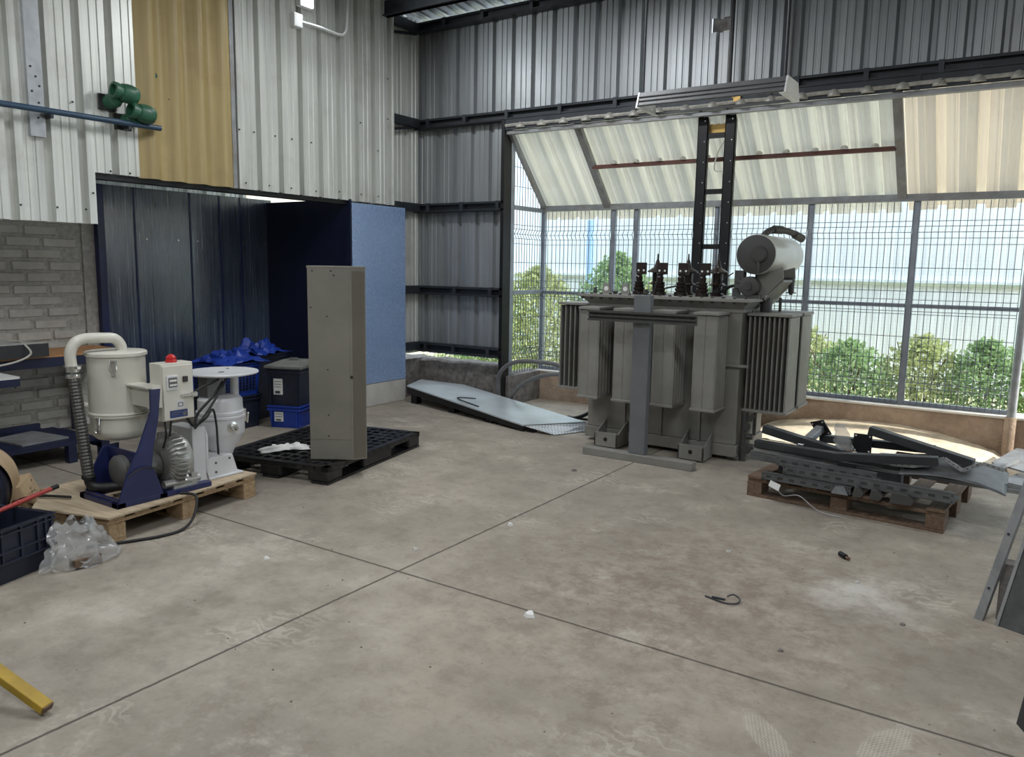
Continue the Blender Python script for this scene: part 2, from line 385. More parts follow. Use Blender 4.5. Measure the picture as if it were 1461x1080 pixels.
# corrugated profile: list of (u, depth)
def corr(u0, u1, P=0.24, h=0.040, off=0.0, minor=True, valley=False, rs=0.018):
    pts = []; k = math.floor((u0-off)/P)-1
    while True:
        b = off+k*P
        if b > u1: break
        seg = [(0.0, 0), (0.048, 0)]
        if minor: seg += [(0.054, 0.008), (0.064, 0.008), (0.070, 0), (0.108, 0), (0.114, 0.008), (0.124, 0.008), (0.130, 0)]
        seg += [(0.176, 0), (0.182, h), (0.230, h), (0.236, 0)] if valley else [(0.172, 0), (0.172+rs, h), (0.222, h)]
        for a, d in seg: pts.append((b+a*P/0.24, d))
        k += 1
    out = []
    def at(u):
        for (a, d), (b, e) in zip(pts, pts[1:]):
            if a <= u <= b: return d+(e-d)*((u-a)/(b-a) if b > a else 0)
        return 0
    out.append((u0, at(u0))); out += [p for p in pts if u0 < p[0] < u1]; out.append((u1, at(u1)))
    return out
def wsheet(mb, axis, pos, u0, u1, z0, z1, sgn=1, **kw):
    """vertical corrugated sheet; axis 'X' runs along X at y=pos; 'Y' along Y at x=pos; ribs bulge by sgn"""
    pr = corr(u0, u1, **kw)
    if axis == 'X': b = [(u, pos+sgn*d, z0) for u, d in pr]; t_ = [(u, pos+sgn*d, z1) for u, d in pr]
    else: b = [(pos+sgn*d, u, z0) for u, d in pr]; t_ = [(pos+sgn*d, u, z1) for u, d in pr]
    mb.rings([b, t_], False, False, False)
def slopesheet(mb, u0, u1, p0, p1, nrm, **kw):
    """sheet running along X from u0 to u1, falling from p0=(y,z) to p1=(y,z); ribs bulge along nrm=(ny,nz)"""
    pr = corr(u0, u1, **kw)
    a = [(u, p0[0]+nrm[0]*d, p0[1]+nrm[1]*d) for u, d in pr]; b = [(u, p1[0]+nrm[0]*d, p1[1]+nrm[1]*d) for u, d in pr]
    mb.rings([a, b], False, False, False)

# ================================================================== SETTING
YB = 6.92     # back wall plane (girts)
XL = -5.92    # left wall plane behind the cladding
XC = -5.82    # left cladding plane
m = MB(); m.box(-9, 6, -7, 7.62, -0.2, 0.0)
build(m, 'floor', 'concrete', label='dusty grey concrete floor with sawn joints', cat='floor', kind='structure')
m = MB(); m.box(-16, 10, 7.62, 18, -0.3, 0.05)
build(m, 'ground_outside', 'dirt_pale', label='bare ground behind the mesh fence', cat='ground', kind='structure')

# back wall sheets around the bay opening
m = MB()
wsheet(m, 'X', 6.975, XL-0.08, -4.70, 0.50, 2.16, 1, off=-5.8)
wsheet(m, 'X', 6.980, XL-0.08, -4.70, 2.16, 3.04, 1, off=-5.87)
# upper sheet with the little square hole
for u0, u1, z0, z1 in ((XL-0.08, -2.587, 3.0, 4.12), (-2.412, 6.0, 3.0, 4.12), (-2.587, -2.412, 3.0, 3.565), (-2.587, -2.412, 3.68, 4.12)):
    wsheet(m, 'X', 6.985, u0, u1, z0, z1, 1, off=-5.84)
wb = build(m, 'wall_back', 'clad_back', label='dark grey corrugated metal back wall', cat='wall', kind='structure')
m = MB(); m.box(-2.60, -2.40, 7.03, 7.06, 3.54, 3.70)
build(m, 'trim_1', 'stone_dark', label='rusty board behind the small square hole in the back wall', cat='trim', kind='structure')

# left wall: sheets behind (visible strip near the corner) and the cladding in front
m = MB(); wsheet(m, 'Y', XL, 5.83, 7.06, 0.50, 4.15, -1, off=0.05)
build(m, 'wall_left_rear', 'clad_front', label='corrugated side wall strip in the corner beside the blue column', cat='wall', kind='structure')
m = MB()
wsheet(m, 'Y', XC+.02, -6.0, 3.19, 1.76, 4.75, -1, off=0.02, h=.055, valley=True)
wsheet(m, 'Y', XC+.02, 3.19, 3.535, 2.132, 4.6, -1, off=0.02, h=.055, valley=True)
wsheet(m, 'Y', XC+.02, 4.397, 6.39, 2.128, 4.45, -1, off=0.13, h=.055, valley=True)
m.box(XC-0.004, XC+0.03, 6.385, 6.40, 2.128, 4.2)
wl = build(m, 'wall_left', 'clad_front', label='bright corrugated metal cladding over the left alcove', cat='wall', kind='structure')
m = MB()
def yprof(u): return 0.055*(0.5-0.5*cos((u-3.53)/0.2175*2*pi))
us = [3.53+0.872*i/72 for i in range(73)]
m.rings([[(XC+0.012+yprof(u), u, 2.125) for u in us], [(XC+0.012+yprof(u), u, 4.55) for u in us]], False, False, False)
build(m, 'yellow_sheet', 'yellow_sheet', wl, smooth=60, label='ochre yellow corrugated sheet')
m = MB(); m.box(XC-.03, XC+.020, 4.385, 4.425, 2.128, 4.55); m.box(XC-.03, XC+.0, 3.50, 3.56, 2.135, 4.55)
build(m, 'lap_flashing', 'galv_dull', wl, label='dark lapped edge between the sheets')
m = MB()
for y, z in ((2.83, 2.60), (3.05, 2.60), (3.30, 2.15), (3.45, 2.15), (2.66, 1.86), (2.90, 1.86), (3.10, 1.86), (3.16, 1.98), (4.45, 2.62), (4.60, 2.62), (4.83, 2.62), (5.02, 2.62), (5.25, 2.62), (4.5, 2.18), (4.75, 2.18), (5.0, 2.18), (5.3, 2.18), (5.6, 2.20), (5.9, 2.2), (6.15, 2.2), (6.15, 2.66), (6.3, 3.4), (6.3, 3.0), (5.9, 2.9), (3.80, 2.75), (4.12, 2.62)):
    m.lathe((XC+0.03, y, z), (1, 0, 0), [(0, 0.008), (0.008, 0.006)], 6)
build(m, 'screw_heads', 'girt_steel', wl)
# rusty edge beam under the cladding
m = MB(); m.box(-5.93, XC-0.005, 3.20, 5.76, 2.09, 2.135)
build(m, 'trim_2', 'black_steel', label='dark rusty edge angle under the cladding', cat='trim', kind='structure')

# blue alcove
XR = -7.05
m = MB(); m.box(XR-0.04, XR, 3.93, 5.80, 0, 2.17)
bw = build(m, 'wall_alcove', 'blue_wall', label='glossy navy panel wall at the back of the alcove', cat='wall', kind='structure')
m = MB()
for y in (4.22, 4.80, 5.14, 5.39): m.box(XR, XR+0.006, y-0.008, y+0.008, 0.0, 2.165)
build(m, 'panel_seams', 'navy_paint', bw)
m = MB()
for y in (4.33, 4.66, 4.87, 5.20, 5.42, 5.7): m.lathe((XR, y, 1.70), (1, 0, 0), [(0, 0.013), (0.008, 0.010)], 8)
build(m, 'screw_heads', 'chrome', bw)
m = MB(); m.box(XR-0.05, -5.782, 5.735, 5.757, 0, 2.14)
build(m, 'wall_alcove_return', 'blue_shade', label='navy return wall of the alcove with shade in its colour', cat='wall', kind='structure')
m = MB(); m.box(-7.25, XR+0.02, 3.86, 3.925, 0, 2.17)
build(m, 'trim_3', 'navy_paint', label='navy jamb at the brick end of the alcove', cat='trim', kind='structure')
m = MB(); m.box(-5.915, -5.78, 5.758, 6.56, 0.245, 2.108)
build(m, 'wall_column', 'blue_lit_front', bevel=0.004, label='blue painted column at the end of the alcove', cat='wall', kind='structure')
m = MB(); m.box(-5.93, -5.785, 5.755, 6.565, 0.0, 0.245)
build(m, 'baseboard_column', 'plaster', bevel=0.008, label='rough whitewashed plinth under the blue column', cat='plinth', kind='structure')
# sheet behind the alcove, light leaking in above the panels
m = MB(); wsheet(m, 'Y', -7.75, 2.5, 6.02, 1.9, 3.3, 1, off=0.0)
build(m, 'wall_alcove_rear', 'clad_front', label='corrugated sheet seen above the navy panels', cat='wall', kind='structure')
m = MB(); m.box(-7.76, -7.73, 6.0, 7.4, 1.9, 2.75)
build(m, 'window_1', 'translucent_skylight', label='yellowish translucent strip above the navy panels', cat='window', kind='structure')
m = MB(); m.box(-8.6, XL-0.05, -4.0, 7.0, 2.75, 2.80)  # unseen roof added to keep daylight out of the alcove
build(m, 'alcove_shade_roof', 'roof_sheet', label='unseen low roof added to keep the alcove dark', cat='ceiling', kind='structure')

# brick wall: real bricks with raked joints
XBK = -7.10
m = MB(); m.box(XBK-0.20, XBK-0.018, -4.0, 3.88, 0, 2.3); m.box(XBK-0.2, XBK+0.002, 3.75, 3.88, 0, 2.3)
wbr = build(m, 'wall_brick', 'mortar', label='white painted brick wall beside the alcove', cat='wall', kind='structure')
m = MB(); rnd = random.Random(3)
ch = 0.0997; bl = 0.305
for r in range(26):
    y = 3.74-(r % 2)*bl*0.5-rnd.uniform(0, 0.05)
    while y > 0.5:
        L = bl-0.026+rnd.uniform(-0.012, 0.008); z0 = r*ch+0.006+rnd.uniform(-.003, .003); dx = rnd.uniform(-0.004, 0.005)
        x1 = XBK+dx; b = 0.009
        zt = z0+ch-0.020
        m.add([(x1-.03, y-L, z0), (x1-.03, y, z0), (x1-.03, y, zt), (x1-.03, y-L, zt), (x1, y-L+b, z0+b), (x1, y-b, z0+b+rnd.uniform(-.003, .003)), (x1, y-b, zt-b), (x1, y-L+b, zt-b+rnd.uniform(-.003, .003))],
              [(4, 5, 6, 7), (0, 1, 5, 4), (1, 2, 6, 5), (2, 3, 7, 6), (3, 0, 4, 7)])
        y -= bl+rnd.uniform(-0.008, 0.008)
build(m, 'brick_courses', 'brick', wbr)

# dwarf wall under the back wall, kerb under the bay fence
rnd = random.Random(5)
def rough(fn, amp, nu, nv, seed):
    from mathutils import noise as ns
    m = MB()
    def g(u, v):
        p = Vector(fn(u, v)); d = ns.noise(p*5+Vector((seed, 0, 0)))*amp+ns.noise(p*17)*amp*0.5
        return p+Vector((d*0.3, d, d*0.6))
    m.grid(g, nu, nv); return m
def kerb_fn(x0, x1, yf, yb, h):
    def f(u, v):
        x = x0+(x1-x0)*u
        if v < 0.6: return (x, yf, -0.03+(h+0.03)*v/0.6)
        return (x, yf+(yb-yf)*(v-0.6)/0.4, h)
    return f
m = rough(kerb_fn(-6.4, -4.72, 6.98, 7.22, 0.43), 0.02, 50, 14, 1)
build(m, 'wall_dwarf', 'stone_dark', smooth=50, label='dark rough stone footing under the back wall', cat='footing', kind='structure')
m = rough(kerb_fn(-4.72, 0.9, 7.60, 7.85, 0.325), 0.02, 130, 16, 3)
build(m, 'wall_kerb', 'kerb', smooth=50, label='earth brown kerb under the mesh fence', cat='kerb', kind='structure')
m = MB(); m.box(-4.74, 0.9, 7.585, 7.86, 0.315, 0.337)
build(m, 'trim_4', 'kerb_cap', bevel=0.008, label='pale mortar cap on the kerb', cat='kerb', kind='structure')
m = MB(); m.box(-6.3, -5.93, 6.0, 7.1, 0, 0.43)
build(m, 'wall_dwarf_side', 'stone_dark', label='dark footing under the corner side wall', cat='footing', kind='structure')
m = MB(); m.box(-4.9, -4.66, 6.95, 7.7, 0, 0.325)
build(m, 'wall_kerb_side', 'stone_dark', label='side footing of the bay', cat='kerb', kind='structure')
def dirt_fn(u, v):
    x = -2.1+2.0*u; y = 7.0+0.62*v
    return (x, y, 0.005+0.20*max(0, v-0.1)**1.5*(sin(pi*min(1, u*1.02))**0.6))
m = rough(dirt_fn, 0.02, 50, 20, 8)
build(m, 'dirt_mound', 'dirt_pale', smooth=60, label='pale earth banked against the kerb behind the transformer', cat='dirt', kind='stuff')

# steel girts (C channels with cleats)
def girt(x0, x1, z, n, label, cleats):
    m = MB(); y = YB
    m.box(x0, x1, y-0.06, y+0.05, z+0.088, z+0.096); m.box(x0, x1, y-0.06, y+0.05, z, z+0.008); m.box(x0, x1, y-0.01, y, z, z+0.096)
    m.box(x0, x1, y-0.06, y-0.052, z+0.075, z+0.09); m.box(x0, x1, y-0.06, y-0.052, z+0.004, z+0.02)
    g = build(m, f'trim_{n}', 'girt_steel', label=label, cat='girt', kind='structure')
    m = MB()
    for x in cleats: m.box(x-0.02, x+0.02, y-0.065, y-0.01, z+0.002, z+0.1)
    build(m, 'cleats', 'girt_steel', g)
girt(XL, 6.0, 2.985, 5, 'dark steel girt running along the wall above the bay opening', [-5.72, -5.22, -4.68, -4.05, -3.45, -2.9, -2.35, -1.8, -1.27, -0.75, -0.2])
girt(XL, -4.70, 2.08, 6, 'dark steel girt second from the top on the back wall', [-5.72, -5.25, -4.78])
girt(XL, -4.70, 1.175, 7, 'dark steel girt third from the top on the back wall', [-5.34, -4.86])
girt(XL, -4.70, 0.53, 8, 'lowest dark steel girt just above the daylight gap', [-5.75, -5.35, -4.88])
girt(XL, 6.0, 4.005, 9, 'dark steel girt at the top of the back wall', [-5.5, -5.0, -4.4])
# left wall girts and outriggers
for n, z in ((10, 3.0), (11, 4.0), (12, 2.09), (13, 1.18), (14, 0.54)):
    m = MB(); m.box(XL+0.01, XL+0.08, 6.56 if z < 2.05 else 6.38, YB-0.04, z, z+0.09)
    build(m, f'trim_{n}', 'girt_steel', label=f'short dark girt in the corner at height {z:.1f} metres', cat='girt', kind='structure')
for n, z in ((15, 2.92), (16, 3.90)):
    m = MB(); m.bar((-5.84, 6.40, z), (-5.88, 6.86, z+0.09), 0.02, 0.03)
    build(m, f'trim_{n}', 'girt_steel', label=('lower' if n == 15 else 'upper')+' diagonal brace between cladding edge and corner', cat='brace', kind='structure')
# opening jamb and header
m = MB(); m.box(-4.735, -4.695, 6.86, 7.0, 0.0, 2.99)
build(m, 'trim_17', 'black_steel', label='black steel jamb at the left of the bay opening', cat='jamb', kind='structure')
m = MB(); m.box(-4.69, 2.0, 6.885, 6.94, 2.845, 2.882)
build(m, 'trim_18', 'galv_dull', label='grey steel angle along the top of the bay opening', cat='header', kind='structure')
m = MB(); m.box(-4.69, 2.0, 6.862, 6.875, 2.885, 2.985)
cl = build(m, 'trim_29', 'girt_steel', label='dark strip for the shaded gap between girt and header angle', cat='gap shade', kind='structure')  # dark strip put where the gap only lies in shade
m = MB(); m.tube([(-4.68+.2*i, 6.856, 2.925+.004*sin(i*1.7)) for i in range(33)], .017, 6, 2)
build(m, 'sealing_strip', 'rib_pale', cl, smooth=50)
m = MB()
for k in range(26):
    x = -4.50+.25*k; R_ = []
    for j_ in range(5):
        q = pi/2*j_/4; rr = .050*cos(q); R_.append([(x+rr*cos(pi*i/10), 6.862-.055*sin(q)-.001, 2.895+rr*sin(pi*i/10)*1.15) for i in range(11)])
    m.rings(R_, True, True, True)
build(m, 'rib_ends', 'rib_pale', cl, smooth=60)
m = MB()
for x in (-3.25, -2.02, -0.9):
    m.box(x-0.02, x+0.02, 6.85, 6.861, 2.88, 2.99)
build(m, 'trim_19', 'girt_steel', label='short hangers between girt and header angle', cat='hanger', kind='structure')

# bay roof: sheets, purlin, rafters, eave beam
n_ = (0.7071, 0.7071)
def bz(y): return 2.905-(y-6.95)*1.03
m = MB()
slopesheet(m, -4.72, -1.06, (6.88, bz(6.88)), (7.80, bz(7.80)), n_, off=-4.55, h=.055, rs=.035)
rb = build(m, 'ceiling_bay', 'clad_bay', label='pale aluminium sheets sloping over the bay', cat='roof', kind='structure')
m = MB(); slopesheet(m, -1.03, 1.7, (6.88, bz(6.88)+0.02), (7.80, bz(7.80)+0.02), n_, off=-1.0, P=0.29, h=0.06, valley=True)
build(m, 'dirty_sheet', 'clad_bay_dirty', rb, label='dirty beige sheet')
for n, x in ((20, -3.89), (21, -1.045), (22, -4.68)):
    w = 0.035 if n != 22 else 0.02
    m = MB(); m.bar((x, 6.93, bz(6.93)-0.035), (x, 7.66, bz(7.66)-0.035), w*2, 0.05)
    build(m, f'trim_{n}', 'galv_dull', label={20: 'grey rafter of the bay roof near its left end', 21: 'grey rafter between the clean and dirty bay sheets', 22: 'grey rafter at the left edge of the bay roof'}[n], cat='rafter', kind='structure')
m = MB(); m.bar((-3.88, 7.28, 2.515), (-1.07, 7.28, 2.515), 0.05, 0.035)
pu = build(m, 'trim_23', 'red_oxide', label='reddish purlin halfway down the bay roof', cat='purlin', kind='structure')
m = MB()
for x in [-4.55+.2+.24*k for k in range(3, 14)]:
    R_ = []
    for j_ in range(4):
        q = pi/2*j_/3; rr = .032*cos(q); R_.append([(x+rr*cos(pi*i/8), 7.252-.03*sin(q), 2.534+rr*sin(pi*i/8)) for i in range(9)])
    m.rings(R_, True, True, True)
build(m, 'rib_ends', 'rib_pale', pu, smooth=60)
m = MB(); m.box(-4.72, 2.2, 7.63, 7.69, 2.115, 2.175)
build(m, 'trim_24', 'galv_dull', label='grey eave beam on top of the mesh fence', cat='beam', kind='structure')

# main roof
def rz_(y): return 4.155+(6.92-y)*0.10
m = MB(); pr = corr(-8.7, 6.2, h=0.04, off=-5.7)
m.rings([[(u, 7.10, rz_(7.10)-d+0.04) for u, d in pr], [(u, -6.2, rz_(-6.2)-d+0.04) for u, d in pr]], False, False, False)
build(m, 'ceiling', 'roof_sheet', label='corrugated metal roof', cat='roof', kind='structure')
for n, y in ((25, 6.30), (26, 5.55), (27, 4.4), (28, 3.2)):
    m = MB(); z = rz_(y)-0.02; x0 = -5.83 if n != 26 else -5.95
    m.box(x0, 6, y-0.03, y+0.03, z-0.19, z-0.04); m.box(x0, 6, y-0.06, y+0.03, z-0.19, z-0.18)
    build(m, f'trim_{n}', 'girt_steel', label=f'dark roof purlin {round(6.92-y,1)} metres in front of the back wall', cat='purlin', kind='structure')
m = MB(); wsheet(m, 'Y', 6.15, -6.2, 7.0, 0, 5.3, 1)  # unseen wall added to shut out sky light from the right
build(m, 'wall_right_blocker', 'clad_front', label='unseen corrugated wall added right of the viewer to block daylight', cat='wall', kind='structure')
m = MB(); wsheet(m, 'X', -6.2, -9, 6.2, 0, 5.3, -1)
build(m, 'wall_rear', 'clad_front', label='corrugated wall behind the viewer', cat='wall', kind='structure')

# ================================================================== BAY FENCE
def fence_post(x, y, z0, z1, label, w=0.05):
    m = MB(); m.box(x-w/2, x+w/2, y-w/2, y+w/2, z0, z1)
    return build(m, 'fence_post', 'galv_post', bevel=0.004, label=label, cat='fence post', group='square posts of the mesh fence')
FP = [(-4.70, 'fence post at the far left corner of the bay'), (-3.823, 'fence post nearest the left of a close pair left of the transformer'),
      (-3.556, 'fence post right of a close pair, left of the black ladder'), (-1.80, 'fence post behind the transformer drum'), (-0.925, 'fence post right of the transformer drum')]
for x, lb in FP: fence_post(x, 7.68, 0.337, 2.12, lb)
m = MB(); m.box(-4.735, -4.69, 7.0, 7.06, 0.325, 2.86)
build(m, 'fence_post', 'galv_post', bevel=0.004, label='pale fence post standing against the black opening jamb', cat='fence post', group='square posts of the mesh fence')
for z, lb, w in ((1.20, 'middle rail of the mesh fence', 0.035), (0.345, 'bottom rail of the mesh fence on the kerb', 0.03)):
    m = MB(); m.box(-4.70, -0.10, 7.665, 7.695, z, z+w)
    build(m, 'fence_rail', 'galv_post', label=lb, cat='rail', group='rails of the mesh fence')
for z, lb in ((2.10, 'upper rail of the short side mesh of the bay'), (1.20, 'middle rail of the short side mesh of the bay')):
    m = MB(); m.box(-4.715, -4.685, 7.06, 7.66, z, z+0.045)
    build(m, 'fence_rail', 'galv_post', label=lb, cat='rail', group='rails of the side mesh')
def meshpanel(axis, pos, u0, u1, z0, zt, label, dens=0.05, folds=(0.55, 1.22, 1.85), r=0.0026, mat='wire'):
    m = MB()
    def P(u, z, d=0): return (u, pos+d, z) if axis == 'X' else (pos+d, u, z)
    n = int((u1-u0)/dens)
    for i in range(n+1):
        u = u0+(u1-u0)*i/n; z1 = zt(u) if callable(zt) else zt
        zz = [(z0, 0)]
        for fz in folds:
            if fz+0.06 < z1 and fz-0.06 > z0: zz += [(fz-0.05, 0), (fz, -0.03), (fz+0.05, 0)]
        zz.append((z1, 0))
        for (a, d), (b, e) in zip(zz, zz[1:]): m.bar(P(u, a, d), P(u, b, e), 2*r, 2*r)
    zs = []; z = z0
    while z < (zt(u0) if callable(zt) else zt): zs.append((z, 0)); z += 0.20
    for fz in folds: zs += [(fz-0.05, 0), (fz, -0.03), (fz+0.05, 0)]
    for z, d in zs:
        b = u1
        if callable(zt):
            while b > u0 and zt(b) < z: b -= 0.02
        elif z > zt: continue
        if b-u0 > 0.05: m.bar(P(u0, z, d), P(b, z, d), 2*r, 2*r)
    return build(m, 'mesh_fence_panel', mat, label=label, cat='fence', group='welded wire panels of the bay')
seg = [(-4.675, -3.848, 'wire mesh panel in the far left of the bay fence'), (-3.798, -3.581, 'narrow wire mesh panel between the close pair of posts'), (-3.531, -1.825, 'wide wire mesh panel behind the black ladder and transformer'),
       (-1.775, -0.95, 'wire mesh panel right of the transformer drum'), (-0.90, -0.12, 'wire mesh panel at the right end of the bay fence')]
for a, b, lb in seg: meshpanel('X', 7.65, a, b, 0.345, 2.11, lb)
meshpanel('Y', -4.70, 7.07, 7.65, 0.345, lambda u: bz(u)-0.06, 'wire mesh panel on the short left side of the bay')
# a second, finer galvanised mesh on the outside of the lower half
m = MB()
for i in range(int(4.55/0.03)+1): m.bar((-4.68+i*0.03, 7.72, 0.34), (-4.68+i*0.03, 7.72, 2.12), 0.0014, 0.0014)
for i in range(60): m.bar((-4.68, 7.722, 0.35+i*0.03), (-0.12, 7.722, 0.35+i*0.03), 0.0014, 0.0014)
build(m, 'fine_wire_mesh', 'wire_bright', label='fine bright wire mesh on the outside of the bay fence', cat='mesh')
m = MB(); m.cyl((-0.085, 7.56, 0.0), (-0.065, 7.56, 2.15), 0.034, 14)
gp = build(m, 'round_post', 'galv', smooth=40, label='round galvanised post at the right end of the mesh fence', cat='post')
m = MB(); m.cyl((-0.085, 7.56, -0.01), (-0.085, 7.56, 0.34), 0.045, 10)
build(m, 'post_socket', 'kerb', gp, smooth=40)

# ================================================================== OUTSIDE
m = MB(); wsheet(m, 'X', 10.8, -15, 8, 0.05, 1.42, -1, P=0.2, h=0.010); wsheet(m, 'X', 10.88, -15, 8, 1.36, 3.4, -1, P=0.2, h=0.010)
nb = build(m, 'boundary_wall', 'neighbour_sheet', label='pale blue white sheet metal boundary wall beyond the mesh fence', cat='wall', kind='structure')
m = MB(); m.box(-15, 8, 10.755, 10.79, 1.345, 1.385)
build(m, 'rail', 'rail_green', nb)
m = MB(); m.cyl((-5.6, 10.5, 0.0), (-5.6, 10.5, 2.2), 0.06, 10)
build(m, 'blue_post', 'post_blue', smooth=40, label='blue post standing before the pale boundary wall', cat='post')
def bush(x, y, w, h, label, mat, n, seed):
    r = random.Random(seed); T = thing('leafy_shrub', label, 'shrub', (x, y, 0.05), 0, 'shrubs beyond the mesh fence')
    m = MB()
    for k in range(7):
        a = r.uniform(0, 2*pi); q = r.uniform(0.1, 0.9)*w/2
        m.tube([(x+0.03*cos(a), y+.03*sin(a), 0.05), (x+q*cos(a)*.6, y+q*sin(a)*.4, 0.05+h*.5), (x+q*cos(a), y+q*sin(a)*.6, 0.05+h*r.uniform(.7, .98))], 0.006, 4, 2)
    build(m, 'stems', 'bark', T)
    m = MB()
    for k in range(n):
        a = r.uniform(0, 2*pi); rr = math.sqrt(r.random()); zz = r.random()**0.8
        prof = sin(pi*min(1, 0.25+zz*0.75))**0.6
        p = Vector((x+rr*cos(a)*w/2*prof, y+rr*sin(a)*w/3*prof, 0.05+zz*h+r.uniform(-.05, .07)))
        L = r.uniform(0.03, 0.07); d = Vector((r.uniform(-1, 1), r.uniform(-1, 1), r.uniform(-.4, 1))).normalized()
        s_ = d.cross(Vector((r.uniform(-1, 1), r.uniform(-1, 1), r.uniform(-1, 1)))).normalized()*L*0.38
        nn = d.cross(s_).normalized()*L*0.12
        m.add([p, p+d*L*0.5+s_+nn, p+d*L, p+d*L*0.5-s_+nn], [(0, 1, 2), (0, 2, 3)])
    build(m, 'foliage', mat, T)
bushes = [(-6.9, 9.6, 1.7, 1.4, 'leaf_green', 'tall green shrub at the far left beyond the bay'), (-5.75, 9.3, 1.6, 1.4, 'leaf_yellow', 'yellowish shrub seen through the far left mesh panel'),
          (-4.75, 9.7, 1.5, 1.6, 'leaf_green', 'tallest green shrub left of the transformer'), (-4.1, 9.4, 1.1, 1.2, 'leaf_yellow', 'yellow green shrub behind the left transformer lugs'),
          (-3.3, 9.5, 1.2, 1.2, 'leaf_green', 'green shrub behind the bushings'), (-2.3, 9.6, 1.1, 0.8, 'leaf_yellow', 'low shrub behind the transformer'),
          (-1.65, 9.2, 1.0, 0.66, 'leaf_green', 'low green shrub right of the transformer fins'), (-0.95, 9.4, 1.0, 0.74, 'leaf_yellow', 'low yellowish shrub behind the right fence post'),
          (-0.35, 9.3, 0.9, 0.74, 'leaf_green', 'low green shrub in the right hand mesh panel'), (0.35, 9.4, 1.0, 0.8, 'leaf_yellow', 'shrub past the round galvanised post')]
for i, (x, y, w, h, mt, lb) in enumerate(bushes): bush(x, y, w, h, lb, mt, int(2300*w*h)+500, 40+i)
m = MB(); r = random.Random(9)
for k in range(5200):
    x = r.uniform(-8, 1.6); y = r.uniform(7.95, 10.6); h = r.uniform(0.06, 0.2); a = r.uniform(0, 6.28); w = 0.006
    m.add([(x-w*cos(a), y-w*sin(a), 0.05), (x+w*cos(a), y+w*sin(a), 0.05), (x+r.uniform(-.05, .05), y+r.uniform(-.05, .05), 0.05+h)], [(0, 1, 2)])
build(m, 'grass', 'grass_green', label='grass and weeds on the ground outside the fence', cat='grass', kind='stuff')

# ================================================================== TRANSFORMER
T = thing('power_transformer', 'grey oil filled power transformer with fin radiators and a drum on top', 'transformer', (-2.53, 6.35, 0))
m = MB(); m.box(-3.19, -1.875, 6.02, 6.72, 0.13, 1.20); 
for x in (-2.83, -2.50, -2.17): m.box(x-0.012, x+0.012, 5.995, 6.03, 0.13, 1.19)
for y in (6.25, 6.5): m.box(-1.88, -1.85, y-.012, y+.012, 0.13, 1.19)
build(m, 'tank', 'trafo_grey', T, bevel=0.006)
m = MB(); m.box(-3.205, -1.862, 6.005, 6.735, 0.035, 0.13)
build(m, 'base_frame', 'trafo_grey', T, bevel=0.006)
m = MB()
R = lambda x0, x1, y0, y1, z: [(x0, y0, z), (x1, y0, z), (x1, y1, z), (x0, y1, z)]
m.rings([R(-3.20, -1.865, 6.01, 6.73, 1.175), R(-3.20, -1.865, 6.01, 6.73, 1.20), R(-3.25, -1.82, 5.955, 6.785, 1.258)])
build(m, 'tank_flange', 'trafo_grey', T)
m = MB(); m.box(-3.275, -1.80, 5.93, 6.81, 1.258, 1.283)
cv = build(m, 'cover_plate', 'trafo_grey', T, bevel=0.003)
m = MB()
for i in range(17):
    x = -3.24+i*0.088; m.lathe((x, 5.955, 1.240), (0, 0, 1), [(0, .013), (.018, .013), (.018, .013), (.043, .013), (.055, .013)], 6)
build(m, 'cover_bolts', 'trafo_dark', cv)
def radiator(axis, cx, cy, n, pitch, w, z0=0.42, z1=1.172):
    """panels stacked along -Y ('Y') or along X ('X')"""
    m = MB(); caps = MB()
    for k in range(n):
        if axis == 'Y':
            y = cy+k*pitch
            prof = [(-w/2, 0), (-w/2+.014, -.008), (-.008, -.008), (0, -.003), (.008, -.008), (w/2-.014, -.008), (w/2, 0), (w/2-.014, .008), (-w/2+.014, .008)]
            m.prism([(cx+a, y+b, z0+.012) for a, b in prof], (0, 0, z1-z0-.03))
        else:
            x = cx+k*pitch
            prof = [(0, -w/2), (.006, -w/2+.004), (.008, -w/2+.014), (.008, w/2-.012), (0, w/2), (-.008, w/2-.012), (-.008, -w/2+.014), (-.006, -w/2+.004)]
            m.prism([(x+a, cy+b, z0+.012) for a, b in prof], (0, 0, z1-z0-.03))
    L = (n-1)*pitch
    r = build(m, 'radiator', 'trafo_grey', T)
    for z, h in ((z1-.012, .022), (z0, .02)):
        m = MB()
        if axis == 'Y': m.box(cx-w/2-.006, cx+w/2+.006, cy-.02, cy+L+.03, z, z+h)
        else: m.box(cx-.02, cx+L+.02, cy-w/2-.008, cy+w/2+.008, z, z+h)
        build(m, 'end_cap', 'trafo_grey', r, bevel=0.003)
    return r
for cx in (-3.055, -2.735, -2.395, -2.06): radiator('Y', cx, 5.752, 5, 0.055, 0.185)
radiator('X', -1.835, 6.24, 9, 0.0375, 0.30, 0.40, 1.165); radiator('X', -1.835, 6.62, 9, 0.0375, 0.30, 0.40, 1.165)
radiator('X', -3.53, 6.24, 7, 0.048, 0.30, 0.42, 1.185); radiator('X', -3.53, 6.62, 7, 0.048, 0.30, 0.42, 1.185)
m = MB()
for z in (1.09, 0.50):
    for x in (-3.055, -2.735, -2.395, -2.06): m.cyl((x, 5.97, z), (x, 6.03, z), 0.03, 10)
    for y in (6.24, 6.62):
        m.cyl((-3.26, y, z), (-3.18, y, z), 0.03, 10); m.cyl((-1.88, y, z), (-1.83, y, z), 0.03, 10)
build(m, 'oil_pipes', 'trafo_grey', T, smooth=40)
m = MB(); m.box(-1.98, -1.80, 5.99, 6.02, 0.755, 0.775); m.box(-2.64, -2.50, 5.90, 6.02, 0.765, 0.780)
build(m, 'tie_bars', 'trafo_grey', T)
